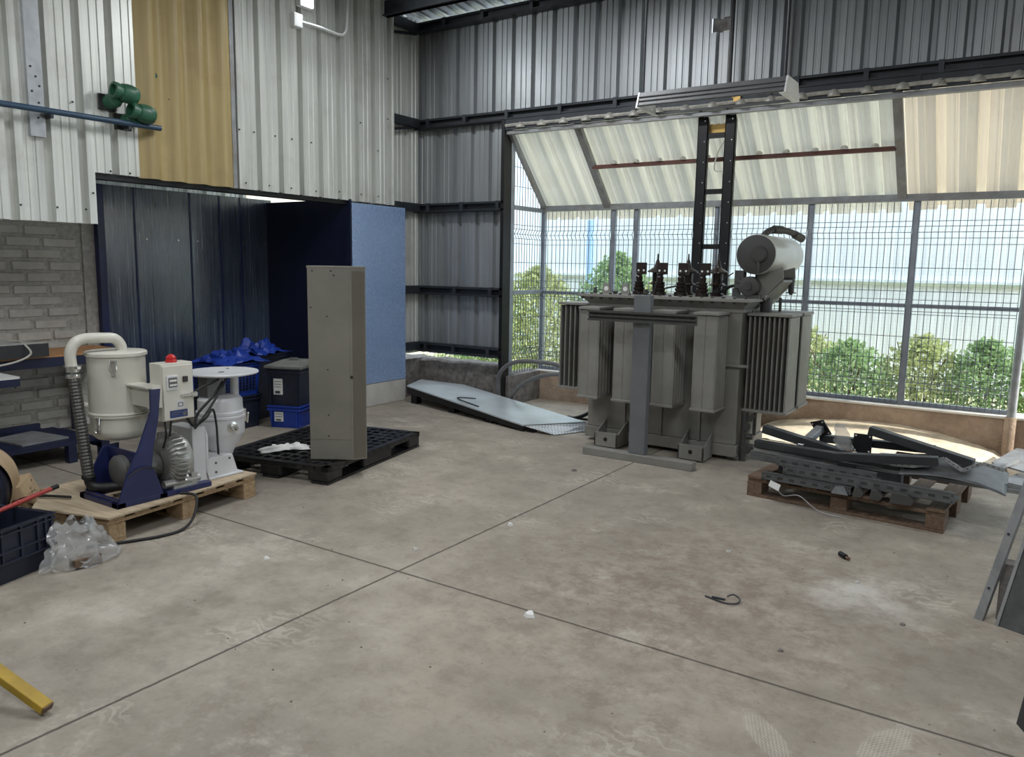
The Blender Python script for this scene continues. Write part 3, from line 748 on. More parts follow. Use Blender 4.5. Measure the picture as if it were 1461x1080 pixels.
# low-voltage bushings with flat flag terminals
for x in (-2.83, -2.64, -2.455, -2.27):
    m = MB(); m.lathe((x, 6.2, 1.283), (0, 0, 1), [(0, .056), (.03, .054), (.03, .038), (.045, .046), (.06, .050), (.065, .036), (.085, .046), (.09, .034), (.11, .042), (.115, .026), (.15, .030), (.16, .022), (.185, .022)], 18)
    b = build(m, 'low_voltage_bushing', 'porcelain', T, smooth=40)
    xc = x+0.018
    m = MB(); m.box(xc-.046, xc+.046, 6.192, 6.208, 1.455, 1.553); m.cyl((x, 6.2, 1.45), (x, 6.2, 1.47), 0.03, 12)
    tp = build(m, 'terminal_plate', 'porcelain', b, bevel=0.003)
    m = MB()
    for dx in (-.024, .024): m.lathe((xc+dx, 6.189, 1.487), (0, 1, 0), [(0, .0085), (.0045, .0085)], 10)
    build(m, 'bolt_holes', 'paper', b)
# high-voltage bushings with conical sheds
for x in (-2.775, -2.495, -2.235):
    m = MB(); m.lathe((x, 6.45, 1.283), (0, 0, 1), [(0, .055), (.02, .055), (.025, .040), (.08, .040), (.09, .075), (.105, .05), (.11, .043), (.185, .043), (.19, .088), (.20, .085), (.235, .03), (.25, .026), (.29, .014), (.30, .008), (.345, .006), (.35, .003)], 20)
    b = build(m, 'high_voltage_bushing', 'porcelain', T, smooth=35)
for x in (-3.085, -2.906):
    m = MB()
    pr = [(x-.045, 1.283), (x+.045, 1.283), (x+.024, 1.37), (x-.024, 1.37)]
    m.prism([(a, 6.09, z) for a, z in pr], (0, .016, 0))
    l_ = build(m, 'lifting_lug', 'trafo_grey', T)
    m = MB(); m.lathe((x, 6.087, 1.328), (0, 1, 0), [(0, .02), (.022, .02)], 14); build(m, 'eye', 'paper', l_)
for x, y, h, r_ in ((-3.195, 6.1, .052, .014), (-2.72, 6.1, .047, .018), (-2.98, 6.05, .022, .018)):
    m = MB(); m.cyl((x, y, 1.283), (x, y, 1.283+h), r_, 8); m.cyl((x, y, 1.295), (x, y, 1.31), r_*1.4, 6); build(m, 'cover_valve', 'trafo_dark', T, smooth=40)
# conservator drum lying along Y above the right end
cxx, czz = -1.845, 1.625
m = MB(); m.lathe((cxx, 6.18, czz), (0, 1, 0), [(0, .150), (.004, .1545), (.05, .156), (.82, .156), (.87, .150), (.90, .10)], 40)
cs = build(m, 'conservator_drum', 'conservator_paint', T, smooth=40)
m = MB(); m.lathe((cxx, 6.172, czz), (0, 1, 0), [(0, .142), (.004, .150), (.014, .150)], 36); build(m, 'end_plate', 'trafo_dark', cs, smooth=40)
m = MB(); m.lathe((cxx+.03, 6.155, czz+.0), (0, 1, 0), [(0, .060), (.006, .064), (.02, .064)], 24); m.lathe((cxx+.03, 6.150, czz), (0, 1, 0), [(0, .048), (.01, .052)], 24)
m.tube([(cxx+.03, 6.155, czz-.06), (cxx+.04, 6.14, czz-.10), (cxx+.035, 6.14, czz-.15)], .008, 6); build(m, 'oil_gauge', 'trafo_dark', cs, smooth=40)
m = MB(); m.tube([(cxx-.02, 6.40, czz+.13), (cxx+.00, 6.42, czz+.175), (cxx+.05, 6.50, czz+.208), (cxx+.13, 6.64, czz+.190), (cxx+.17, 6.70, czz+.165)], .026, 10)
m.cyl((cxx+.155, 6.68, czz+.172), (cxx+.20, 6.76, czz+.140), .033, 12); m.cyl((cxx+.04, 6.48, czz+.205), (cxx+.085, 6.56, czz+.203), .033, 12)
build(m, 'explosion_vent_pipe', 'trafo_dark', cs, smooth=40)
m = MB()
m.prism([(cxx-.02, 6.26, 1.285), (cxx+.06, 6.26, 1.29), (cxx+.20, 6.26, 1.44), (cxx+.19, 6.26, 1.53), (cxx+.12, 6.26, 1.50), (cxx-.02, 6.26, 1.47)], (0, .014, 0))
m.prism([(cxx+.06, 6.26, 1.283), (cxx+.20, 6.26, 1.43), (cxx+.20, 6.62, 1.43), (cxx+.06, 6.62, 1.283)], (0.004, 0, -.014))
m.prism([(cxx-.02, 6.62, 1.285), (cxx+.06, 6.62, 1.29), (cxx+.20, 6.62, 1.44), (cxx+.19, 6.62, 1.53), (cxx-.02, 6.62, 1.47)], (0, .014, 0))
build(m, 'drum_bracket', 'trafo_grey', T)
m = MB(); m.lathe((-1.885, 6.15, 1.378), (0, 1, 0), [(0, .055), (.005, .075), (.03, .078), (.09, .078)], 22); m.lathe((-1.885, 6.143, 1.378), (0, 1, 0), [(0, .03), (.01, .034)], 16); m.box(-1.975, -1.80, 6.16, 6.24, 1.285, 1.31)
m.lathe((-1.965, 6.16, 1.42), (0, 1, 0), [(0, .018), (.02, .03), (.07, .03)], 14); m.box(-2.0, -1.93, 6.17, 6.25, 1.36, 1.50); m.box(-2.02, -1.96, 6.19, 6.22, 1.29, 1.36)
build(m, 'gas_relay', 'trafo_dark', T, smooth=40)
for pts, r_ in (([(-2.02, 6.2, 1.48), (-2.10, 6.2, 1.42), (-2.16, 6.22, 1.33), (-2.28, 6.25, 1.30)], .005), ([(-1.97, 6.22, 1.38), (-2.06, 6.26, 1.37), (-2.13, 6.30, 1.33), (-2.22, 6.35, 1.31)], .013), ([(-2.74, 6.3, 1.31), (-2.6, 6.35, 1.35), (-2.45, 6.4, 1.38)], .008)):
    m = MB(); m.tube(pts, r_, 7); build(m, 'cable', 'rubber', T, smooth=50)
m = MB(); m.lathe((-1.655, 6.55, 1.31), (0, 0, 1), [(0, .012), (.012, .016), (.014, .042), (.02, .042), (.022, .022), (.12, .024), (.125, .014), (.14, .014)], 14); m.box(-1.72, -1.64, 6.545, 6.555, 1.42, 1.45)
build(m, 'breather', 'trafo_dark', T, smooth=40)
m = MB(); m.cyl((-1.79, 6.35, 1.17), (-1.79, 6.35, 1.285), .045, 14); m.cyl((-1.72, 6.5, 1.17), (-1.72, 6.5, 1.285), .012, 8)
build(m, 'side_valve', 'trafo_dark', T, smooth=40)
# wheel boxes
for x in (-2.90, -2.155):
    m = MB(); m.box(x-.105, x+.105, 5.80, 5.815, .015, .135); m.box(x-.105, x-.092, 5.80, 6.01, .015, .125); m.box(x+.092, x+.105, 5.80, 6.01, .015, .125); m.box(x-.1, x+.1, 5.81, 6.0, .015, .03)
    for s in (-.099, .099): m.prism([(x+s-.006, 5.82, .12), (x+s-.006, 6.01, .12), (x+s-.006, 6.01, .22)], (.012, 0, 0))
    w = build(m, 'wheel_box', 'trafo_grey', T, bevel=0.003)
    m = MB(); m.lathe((x, 5.796, .078), (0, 1, 0), [(0, .017), (.008, .017)], 14); build(m, 'axle_hole', 'dial_dark', w)
m = MB(); m.cyl((-1.83, 6.1, .0), (-1.83, 6.1, .40), .03, 10); m.cyl((-1.86, 6.1, .20), (-1.76, 6.1, .20), .022, 10); m.lathe((-1.80, 6.06, .28), (0, 1, 0), [(0, .028), (.02, .03), (.05, .02)], 12)
m.lathe((-1.80, 6.07, .10), (0, 1, 0), [(0, .04), (.012, .04)], 12); m.cyl((-1.79, 6.09, .33), (-1.76, 6.09, .38), .02, 8); m.box(-1.85, -1.80, 6.12, 6.17, 0.1, .4)
m.cyl((-1.875, 6.10, .12), (-1.75, 6.10, .12), .022, 10)
build(m, 'drain_valve', 'trafo_dark', T, smooth=40)

# steel T stand in front of the transformer
T = thing('steel_stand', 'grey steel T shaped stand on the floor in front of the transformer', 'stand', (-2.5, 5.55, 0))
m = MB(); m.box(-2.955, -2.03, 5.505, 5.60, 0, 0.062); build(m, 'base_beam', 'trafo_grey', T, bevel=0.004)
m = MB(); m.box(-2.562, -2.428, 5.53, 5.60, 0.062, 1.30); build(m, 'upright', 'post_paint', T, bevel=0.004)
m = MB(); x0, x1 = -2.935, -2.047
m.box(x0, x1, 5.505, 5.528, 1.092, 1.172); m.box(x0, x1, 5.485, 5.51, 1.157, 1.172); m.box(x0, x1, 5.485, 5.51, 1.092, 1.107); m.box(x0, x1, 5.49, 5.51, 1.125, 1.139)
ch_ = build(m, 'cross_channel', 'trafo_dark', T)
m = MB()
for i in range(12): m.box(x0+.03+i*.073, x0+.065+i*.073, 5.488, 5.506, 1.146, 1.150)
build(m, 'slots', 'dial_dark', ch_)

# black cable ladder going up to the header
T = thing('cable_ladder', 'black vertical cable ladder rising behind the transformer to the roof', 'ladder', (-2.51, 7.02, 0))
for x in (-2.633, -2.383):
    m = MB(); m.box(x-.046, x+.046, 7.0, 7.008, 0, 3.05); m.box(x-.046, x-.04, 7.0, 7.05, 0, 3.05); m.box(x+.04, x+.046, 7.0, 7.05, 0, 3.05)
    s = build(m, 'rail', 'black_steel', T)
    m = MB()
    for i in range(15): m.lathe((x+.02, 6.996, .3+i*.18), (0, 1, 0), [(0, .006), (.006, .006)], 8)
    build(m, 'bolts', 'chrome', s)
for z in (0.27, .75, 1.23, 1.71, 2.20, 2.69):
    m = MB(); m.box(-2.59, -2.426, 7.01, 7.04, z-.022, z+.022); build(m, 'rung', 'black_steel', T)
fence_post(-2.69, 7.68, 0.337, 2.12, 'fence post seen between the rails of the black ladder')
m = MB(); m.tube([(-2.40, 7.03, 2.80), (-2.42, 7.04, 2.68), (-2.50, 7.05, 2.55), (-2.53, 7.06, 2.40), (-2.46, 7.06, 2.38)], .006, 6)
build(m, 'thin_cable', 'cable_white', smooth=50, label='thin pale cable dangling inside the top of the black ladder', cat='cable')
m = MB(); m.box(-2.59, -2.42, 7.06, 7.10, 2.72, 2.80)
build(m, 'brass_plate', 'brass', label='yellowish plate at the top of the black ladder', cat='plate')
m = MB(); m.box(-2.315, -2.255, 6.84, 6.86, 2.93, 2.985); m.box(-2.33, -2.30, 6.84, 6.86, 2.965, 3.0)
build(m, 'clip', 'brass', label='small brassy clip on the girt above the ladder', cat='clip')

# hanging lamp
T = thing('pendant_lamp', 'grey open lamp frame hanging in front of the bay opening', 'lamp', (-2.0, 5.67, 2.69))
m = MB(); x0, x1 = -2.58, -1.52
m.rings([[(x, 5.50, 2.685), (x, 5.535, 2.788), (x, 5.547, 2.788), (x, 5.516, 2.685)] for x in (x0, x1)])
b = build(m, 'front_rail', 'lamp_alu', T)
m = MB()
for z, y in ((2.688, 5.498), (2.722, 5.510), (2.752, 5.520)): m.box(x0, x1, y-.005, y+.006, z, z+.005)
build(m, 'ridges', 'lamp_alu', b)
m = MB(); m.box(x0, x1, 5.830, 5.850, 2.680, 2.697); build(m, 'rear_rail', 'lamp_alu', T)
for x in (x0-.012, x1):
    m = MB(); m.prism([(x, 5.49, 2.678), (x, 5.535, 2.792), (x, 5.80, 2.792), (x, 5.855, 2.678)], (.012, 0, 0)); m.box(min(x, x+.03*(1 if x < -2 else -1)), max(x, x+.03*(1 if x < -2 else -1)), 5.49, 5.855, 2.672, 2.678)
    build(m, 'end_plate', 'lamp_white', T)
for x in (-2.56, -1.535):
    m = MB(); m.cyl((x, 5.55, 2.76), (x, 5.55, 4.25), 0.008, 6); build(m, 'hanging_rod', 'girt_steel', T)
m = MB(); m.box(-2.375, -2.355, 6.85, 6.89, 3.02, 4.1); build(m, 'conduit', 'black_steel', label='dark vertical conduit on the back wall beside the small hole', cat='conduit')
m = MB(); m.box(-1.94, -1.90, 6.87, 6.93, 3.09, 4.1); build(m, 'wall_post', 'girt_steel', label='dark vertical strip on the back wall above the right end of the lamp', cat='post')

# flood light, junction box and conduit on the left wall
m = MB(); m.box(-5.80, -5.74, 5.035, 5.135, 3.60, 3.72)
jb = build(m, 'junction_box', 'lamp_white', bevel=0.006, label='white square junction box below the wall light', cat='junction box')
m = MB(); m.tube([(-5.75, 5.13, 3.655), (-5.745, 5.35, 3.66), (-5.745, 5.58, 3.655), (-5.745, 5.66, 3.69), (-5.745, 5.69, 3.80), (-5.745, 5.70, 4.02)], .014, 8)
build(m, 'wall_conduit', 'lamp_white', smooth=50, label='pale conduit bending up from the white junction box', cat='conduit')
T = thing('wall_light', 'bright white floodlight high on the cladding', 'light', (-5.76, 5.17, 3.80))
m = MB(); m.box(-5.79, -5.73, 5.10, 5.26, 3.79, 3.90); build(m, 'housing', 'lamp_white', T, bevel=0.006)
m = MB(); m.box(-5.728, -5.72, 5.115, 5.245, 3.80, 3.89); build(m, 'lens', 'glow', T)

# left wall fittings
T = thing('wall_pipe', 'blue painted pipe running along the left cladding', 'pipe', (-5.7, 2.0, 2.48))
m = MB(); m.cyl((-5.70, -2.0, 2.455), (-5.70, 3.66, 2.503), .021, 12); build(m, 'pipe', 'pipe_blue', T, smooth=40)
m = MB(); m.box(-5.82, -5.69, 2.845, 2.865, 2.45, 2.50); m.box(-5.82, -5.69, 3.40, 3.42, 2.46, 2.50); build(m, 'pipe_clamp', 'girt_steel', T)
T = thing('cable_trunking', 'flat galvanised strip running up the left cladding behind the blue pipe', 'trunking', (-5.79, 2.81, 2.325))
m = MB(); m.box(-5.80, -5.765, 2.745, 2.845, 2.325, 4.4); build(m, 'strip', 'galv', T)
m = MB()
for z, y in ((2.45, 2.80), (2.55, 2.81), (2.62, 2.77), (2.66, 2.82), (2.72, 2.80), (2.78, 2.77)): m.lathe((-5.765, y, z), (1, 0, 0), [(0, .008), (.006, .006)], 8)
build(m, 'rivets', 'girt_steel', T)
for i, (y, z, lb) in enumerate(((3.36, 2.695, 'upper green fitting on the cladding with its mouth facing the room'), (3.485, 2.575, 'lower green fitting on the cladding just above the blue pipe end'))):
    T = thing('pipe_fitting', lb, 'fitting', (-5.72, y, z), 0, 'green fittings on the left cladding')
    d = Vector((0.02, -1.0, 0.10)).normalized(); c = Vector((-5.66, y, z+.01))
    m = MB(); m.lathe(c-d*.10, d, [(0, .045), (.012, .060), (.05, .068), (.09, .068), (.125, .060), (.130, .052), (.15, .050), (.155, .058), (.185, .058), (.187, .040), (.15, .036), (.14, .0)], 24, True, False)
    build(m, 'body', 'green_paint', T, smooth=40)
    m = MB(); m.lathe(c+d*.045, d, [(0, .012), (.002, .036)], 16); build(m, 'bore', 'dial_dark', T)
    m = MB(); m.lathe((-5.81, y-.05, z-.055), (1, .25, .25), [(0, .055), (.09, .055), (.10, .045), (.13, .040)], 16); build(m, 'branch', 'green_paint', T, smooth=40)
    m = MB(); m.box(-5.815, -5.78, y-.125, y-.01, z-.115, z-.0); build(m, 'bracket', 'dial_dark', T)
m = MB(); m.lathe((-5.79, 3.665, 2.905), (1, 0, 0), [(0, .024), (.016, .026), (.018, .018), (.012, .014)], 12, True, True, 1.5)
build(m, 'grommet', 'green_paint', smooth=40, label='small dark oval grommet on the yellow sheet', cat='grommet')

# ================================================================== FLOOR PLATE AND HOSES
T = thing('ramp_plate', 'long light grey metal ramp plate in the back corner on low supports', 'plate', (-4.5, 6.4, 0))
P = [(-5.653, 6.434, .19), (-3.809, 5.928, .065), (-3.427, 6.422, .065), (-5.22, 6.895, .19), (-5.80, 6.84, .20)]
m = MB(); m.prism(P, (0, 0, -.012)); build(m, 'deck', 'floor_plate', T)
m = MB()
for a, b in ((P[0], P[1]), (P[3], P[2])):
    a, b = Vector(a), Vector(b); m.prism([a-Vector((0, 0, .012)), b-Vector((0, 0, .012)), b-Vector((0, 0, .055)), a-Vector((0, 0, .085))], (0.012, .02, 0))
build(m, 'side_frame', 'black_steel', T)
m = MB(); m.prism([(-3.78, 5.93, .052), (-3.49, 5.965, .004), (-3.34, 6.30, .004), (-3.40, 6.41, .052)], (0, 0, .006)); build(m, 'tread_lip', 'tread_plate', T)
m = MB()
for x, y, h in ((-5.55, 6.45, .10), (-4.9, 6.28, .06), (-4.3, 6.10, .03), (-5.2, 6.75, .1), (-4.3, 6.55, .03), (-3.75, 5.97, .012), (-3.45, 6.36, .012)): m.box(x-.04, x+.04, y-.02, y+.06, 0, h)
build(m, 'support', 'black_steel', T)
m = MB(); m.tube([(-4.72, 6.44, .145), (-4.88, 6.36, .150), (-4.80, 6.28, .145), (-4.50, 6.19, .122)], .006, 6, 3)
build(m, 'bent_rod', 'girt_steel', smooth=50, label='thin bent rod lying on the light ramp plate', cat='rod')
m = MB(); m.tube([(-3.45, 6.32, .545), (-3.9, 6.52, .575), (-4.35, 6.62, .54), (-4.62, 6.74, .40), (-4.70, 6.82, .22), (-4.70, 6.84, .01)], .022, 10)
build(m, 'thick_hose', 'cable_grey', smooth=50, label='upper of two grey hoses arching from the transformer to the floor', cat='hose', group='grey hoses left of the transformer')
m = MB(); m.tube([(-3.45, 6.30, .50), (-3.85, 6.50, .47), (-4.20, 6.64, .36), (-4.45, 6.74, .20), (-4.55, 6.80, .01)], .022, 10)
build(m, 'thick_hose', 'cable_grey', smooth=50, label='lower of two grey hoses arching from the transformer to the floor', cat='hose', group='grey hoses left of the transformer')
m = MB(); m.tube([(-3.20, 6.35, .26), (-3.35, 6.45, .18), (-3.6, 6.55, .06), (-3.9, 6.6, .02)], .018, 8)
build(m, 'black_cable', 'rubber', smooth=50, label='black cable sagging from the tank to the floor by the ramp plate', cat='cable')
m = MB(); m.tube([(-3.20, 6.45, .10), (-3.4, 6.55, .06), (-3.8, 6.75, .02)], .012, 8)
build(m, 'black_cable', 'rubber', smooth=50, label='lower thin cable on the floor between ramp plate and transformer', cat='cable')

# ================================================================== CABINET ON BLACK PALLET
T = thing('plastic_pallet', 'black plastic pallet under the tall grey cabinet', 'pallet', (-3.9, 3.628, 0), radians(11.9))
m = MB(); x0, x1, y0, y1 = -0.965, 0.0, 0.0, 1.30
def bars(lo, hi, n): return [lo+(hi-lo)*i/n for i in range(n+1)]
for y in bars(y0+.03, y1-.03, 13): m.box(x0, x1, y-.014, y+.014, .098, .125)
for x in bars(x0+.025, x1-.025, 11): m.box(x-.011, x+.011, y0, y1, .098, .1235)
m.box(x0, x1, y0, y0+.05, .090, .126); m.box(x0, x1, y1-.05, y1, .090, .126); m.box(x0, x0+.05, y0, y1, .090, .126); m.box(x1-.05, x1, y0, y1, .090, .126)
for (a, b) in ((x0, x0+.3), (x1-.32, x1)):
    for c_, d in ((y0, y0+.36), (y1-.36, y1), (y0+.47, y1-.47)):
        for k in range(7):
            t_ = k/6; m.bar((a+(b-a)*t_, c_, .119), (a+(b-a)*min(1, t_+.45), c_+(d-c_)*min(1, (1-t_)/.55 if t_ > .55 else 1), .119), .010, .014)
build(m, 'deck', 'black_plastic', T, world=False)
for i in range(3):
    for j_ in range(3):
        cx = (x0+.085, (x0+x1)/2, x1-.085)[i]; cy = (y0+.09, (y0+y1)/2, y1-.09)[j_]
        hx = .085 if i != 1 else .09; hy = .09 if j_ != 1 else .20
        m = MB(); m.box(cx-hx, cx+hx, cy-hy, cy+hy, .018, .098); build(m, 'foot', 'black_plastic', T, bevel=.014, world=False)
for cx in (x0+.07, (x0+x1)/2, x1-.07):
    m = MB(); m.box(cx-.07, cx+.07, y0, y1, 0, .018); build(m, 'skid', 'black_plastic', T, bevel=.004, world=False)
T = thing('metal_cabinet', 'tall narrow grey metal cabinet standing on the black pallet', 'cabinet', (-4.05, 3.84, .126))
A0, A1, A2 = Vector((-4.161, 3.711, 0)), Vector((-3.913, 3.875, 0)), Vector((-3.862, 3.968, 0))
n1 = Vector((-.50, .866, 0)); poly = [A0, A1, A2, A2+Vector((-.80, .60, 0))*.18, A0+n1*.31]
def up(pl, z): return [Vector((p.x, p.y, z)) for p in pl]
m = MB(); m.prism(up(poly, .128), (0, 0, 1.345)); build(m, 'body', 'cab_grey', T, bevel=.003)
m = MB(); o_ = Vector((.56, -.83, 0))*.003
m.prism(up([A0+o_+(A1-A0)*.015, A1+o_-(A1-A0)*.03, A1-(A1-A0)*.03+n1*.004, A0+n1*.004+(A1-A0)*.015], .275), (0, 0, 1.17)); build(m, 'front_panel', 'cab_grey', T)
m = MB(); m.prism(up([A0+o_+(A1-A0)*.015, A1+o_-(A1-A0)*.03, A1-(A1-A0)*.03+n1*.004, A0+n1*.004+(A1-A0)*.015], .134), (0, 0, .135)); build(m, 'kick_panel', 'cab_grey', T)
s2 = (A2-A1); o2 = Vector((s2.y, -s2.x, 0)).normalized()*.003
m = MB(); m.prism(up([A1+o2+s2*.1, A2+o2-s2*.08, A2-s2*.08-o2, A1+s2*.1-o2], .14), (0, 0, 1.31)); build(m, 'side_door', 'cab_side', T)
m = MB(); ctr = sum(poly, Vector())/5
m.prism(up([ctr+(p-ctr)*1.015 for p in poly], 1.468), (0, 0, .016)); build(m, 'lid', 'cab_grey', T, bevel=.002)
m = MB()
for u, z in ((.08, 1.2), (.45, 1.14), (.45, .77), (.45, .45), (.45, .30), (.62, 1.42), (.55, 1.45), (.12, 1.45)): m.lathe(A0+(A1-A0)*u+Vector((0, 0, z))+o_*.5, o_, [(0, .006), (.004, .005)], 8)
m.lathe(A1+Vector((0, 0, .72))+o2*.4, o2, [(0, .011), (.006, .01)], 8)
build(m, 'screws', 'dial_dark', T)
# crumpled white film on the pallet
rnd = random.Random(12); m = MB()
from mathutils import noise as mnoise
def crumple(c, sx_, sy, h, seed, nu=16, nv=12, rz=0.0, amp=.5):
    def f(u, v):
        a, b = (u-.5)*sx_, (v-.5)*sy; p = Vector((u*5+seed, v*5, seed*.7)); q = mnoise.noise(p); q2 = mnoise.noise(p*2.3)
        e = max(0, 1-((2*u-1)**2+(2*v-1)**2)*.75)
        x = a*(1+.3*q); y = b*(1+.3*q2)
        return (c[0]+x*cos(rz)-y*sin(rz), c[1]+x*sin(rz)+y*cos(rz), c[2]+h*e*(amp+abs(q)*.9+q2*.4)+.003)
    return f
m.grid(crumple((-4.535, 3.80, .127), .13, .36, .05, 3, rz=radians(-30)), 16, 14)
build(m, 'film_scrap', 'paper', smooth=30, label='crumpled white film scrap on the black pallet beside the cabinet', cat='film', solid=.002)

# ================================================================== BINS IN THE ALCOVE
def bin_(x, y, rz, w, d, z0, h, mat, name, label, cat, taper=.9, lid=None, handle=True, sticker=True, mesh=False, group=None):
    T = thing(name, label, cat, (x, y, z0), rz, group)
    m = MB(); t_ = .008
    def sec(z, k): 
        a = w/2*k; b = d/2*k; return [(-a, -b, z), (a, -b, z), (a, b, z), (-a, b, z)]
    def seci(z, k):
        a = w/2*k-t_; b = d/2*k-t_; return [(-a, -b, z), (a, -b, z), (a, b, z), (-a, b, z)]
    m.rings([seci(t_, taper), seci(h, 1)][::-1] if False else [sec(0, taper), sec(h, 1), seci(h, 1), seci(t_, taper)], True, True, True)
    build(m, 'body', mat, T, world=False)
    m = MB(); e = .012
    for z in ((h-.045, h-.03), (h-.012, h)):
        for a in ((-w/2-e, w/2+e, -d/2-e, -d/2), (-w/2-e, w/2+e, d/2, d/2+e), (-w/2-e, -w/2, -d/2, d/2), (w/2, w/2+e, -d/2, d/2)): m.box(*a, *z)
    for s in (-1, 1): m.box(s*w/2*.8-.006, s*w/2*.8+.006, -d/2-.007, -d/2*.95, .02, h-.03)
    build(m, 'rim', mat, T, world=False, bevel=.002)
    if mesh:
        m = MB()
        for i in range(9):
            for k in range(6): m.box(-w/2*.8+i*w*.09, -w/2*.8+i*w*.09+.018, -d/2-.004, -d/2*.9, .05+k*(h-.12)/6, .05+k*(h-.12)/6+.022)
            for k in range(6): m.box(w/2*.93, w/2+.004, -d/2*.8+i*d*.09, -d/2*.8+i*d*.09+.018, .05+k*(h-.12)/6, .05+k*(h-.12)/6+.022)
        build(m, 'slots', 'navy_plastic', T, world=False)
    if lid:
        m = MB(); e = .02
        m.rings([[(-w/2-e, -d/2-e, h), (w/2+e, -d/2-e, h), (w/2+e, d/2+e, h), (-w/2-e, d/2+e, h)], [(-w/2-e, -d/2-e, h+.02), (w/2+e, -d/2-e, h+.02), (w/2+e, d/2+e, h+.02), (-w/2-e, d/2+e, h+.02)], [(-w*.28, -d*.15, h+.06), (w*.32, -d*.1, h+.055), (w*.3, d*.34, h+.06), (-w*.3, d*.34, h+.06)]])
        m.box(-.02, .05, -.02, .02, h+.055, h+.08)
        build(m, 'lid', lid, T, world=False)
    if sticker:
        m = MB(); m.cur = 0; a = -w*.16; yy = -d/2*.985-.008
        m.box(a-.045, a+.04, yy, yy+.012, h*.30, h*.72); m.cur = 1
        for k in range(3): m.box(a-.036, a+.03, yy-.001, yy, h*.5+.012*k*2, h*.5+.012*k*2+.005)
        m.box(a-.03, a+.02, yy-.001, yy, h*.33, h*.40)
        build(m, 'sticker', ['paper', 'ink'], T, world=False, label='white paper sticker')
    return T
bin_(-5.69, 4.88, radians(22), .31, .36, 0, .205, 'blue_plastic', 'storage_bin', 'bright blue bin with white sticker under the black lidded bin', 'bin')
bin_(-5.69, 4.88, radians(22), .32, .36, .206, .345, 'navy_plastic', 'storage_bin', 'black bin with grey lid and white sticker stacked on the blue bin', 'bin', .92, 'grey_lid')
bin_(-5.33, 5.05, radians(22), .26, .24, 0, .22, 'blue_plastic', 'storage_crate', 'blue slotted crate half hidden behind the tall cabinet', 'crate', .92, None, True, False, True)
bin_(-6.08, 4.44, radians(4), .42, .42, 0, .30, 'navy_plastic', 'storage_crate', 'black crate at the bottom of the stack left of the bins', 'crate', .92, None, True, False)
bin_(-6.08, 4.44, radians(4), .42, .42, .301, .30, 'blue_plastic', 'storage_crate', 'blue perforated crate on top of the black crate', 'crate', .92, None, True, False, True)
bin_(-6.35, 4.98, radians(10), .42, .40, 0, .62, 'navy_plastic', 'storage_bin', 'tall dark bin behind the lidded bin against the alcove', 'bin', .9, None, True, False)
m = MB(); m.grid(crumple((-6.05, 4.45, .605), .50, .52, .12, 6.3, 20, 18, .1, .45), 20, 18)
build(m, 'blue_sack', 'blue_plastic', smooth=25, label='crumpled blue plastic sack on the blue perforated crate', cat='sack', solid=.003)
m = MB(); m.grid(crumple((-6.32, 4.98, .625), .46, .46, .17, 9.1, 20, 18, .3, .3), 20, 18)
build(m, 'blue_sack', 'blue_plastic', smooth=25, label='peaked blue plastic sack on the tall dark bin', cat='sack', solid=.003)

# ================================================================== WOOD PALLET WITH MACHINES (LEFT)
def wood_pallet(label, loc, rz, W, D, mat, ply=None, H=.14, runners='depth'):
    """local x from -D..0 (depth), y 0..W (front edge along x=0)"""
    T = thing('wooden_pallet', label, 'pallet', loc, rz, 'wooden pallets')
    bh = .018; zb = .022; zt = H-2*.02
    for cy in (.05, W/2, W-.05):
        if runners == 'depth':
            m = MB(); m.box(-D, 0, cy-.05, cy+.05, 0, bh); build(m, 'bottom_board', mat, T, world=False, bevel=.003)
        else:
            cx = (-.07, -D/2, -D+.07)[(.05, W/2, W-.05).index(cy)]
            m = MB(); m.box(cx-.05, cx+.07, 0, W, 0, bh); build(m, 'bottom_board', mat, T, world=False, bevel=.003)
        for cx in (-.07, -D/2, -D+.07):
            m = MB(); m.box(cx-.07, cx+.07, cy-.05, cy+.05, bh, zt); build(m, 'block', mat, T, world=False, bevel=.004)
    for cx in (-.07, -D/2, -D+.07):
        m = MB(); m.box(cx-.06, cx+.06, 0, W, zt, zt+.02); build(m, 'stringer', mat, T, world=False, bevel=.003)
    n = 7
    for k in range(n):
        cy = .05+(W-.10)*k/(n-1); m = MB(); m.box(-D, 0, cy-.048, cy+.048, zt+.02, H); build(m, 'top_board', mat, T, world=False, bevel=.003)
    if ply:
        m = MB(); m.prism(ply, (0, 0, .010)); build(m, 'plywood_sheet', 'ply_wood', T, world=False)
    return T
wood_pallet('wooden pallet with a plywood top under the two cream machines', (-3.98, 2.153, 0), radians(6.4), 1.04, .85, 'pallet_wood',
            [(-.80, .16, .141), (-.50, -.10, .141), (.015, -.012, .141), (.02, .40, .141), (.0, 1.05, .141), (-.80, 1.05, .141)])
ZP = .152
T = thing('hopper_dryer', 'cream cylindrical hopper dryer on a navy stand with a control box', 'machine', (-4.25, 2.45, ZP))
m = MB(); m.box(-4.45, -4.06, 2.25, 2.30, ZP, ZP+.03); m.box(-4.45, -4.06, 2.50, 2.55, ZP, ZP+.03); m.box(-4.45, -4.40, 2.25, 2.84, ZP, ZP+.03); m.box(-4.12, -4.06, 2.25, 2.84, ZP, ZP+.03); m.box(-4.42, -4.08, 2.55, 2.84, ZP, ZP+.012)
build(m, 'base_frame', 'navy_paint', T, bevel=.003)
poly = [(2.25, .16), (2.53, .16), (2.49, .29), (2.462, .35), (2.475, .45), (2.515, .62), (2.535, .785), (2.475, .785), (2.472, .66), (2.39, .465), (2.32, .335)]
rear = [(2.25, .16), (2.53, .16), (2.49, .29), (2.462, .35), (2.47, .44), (2.38, .44), (2.32, .335)]
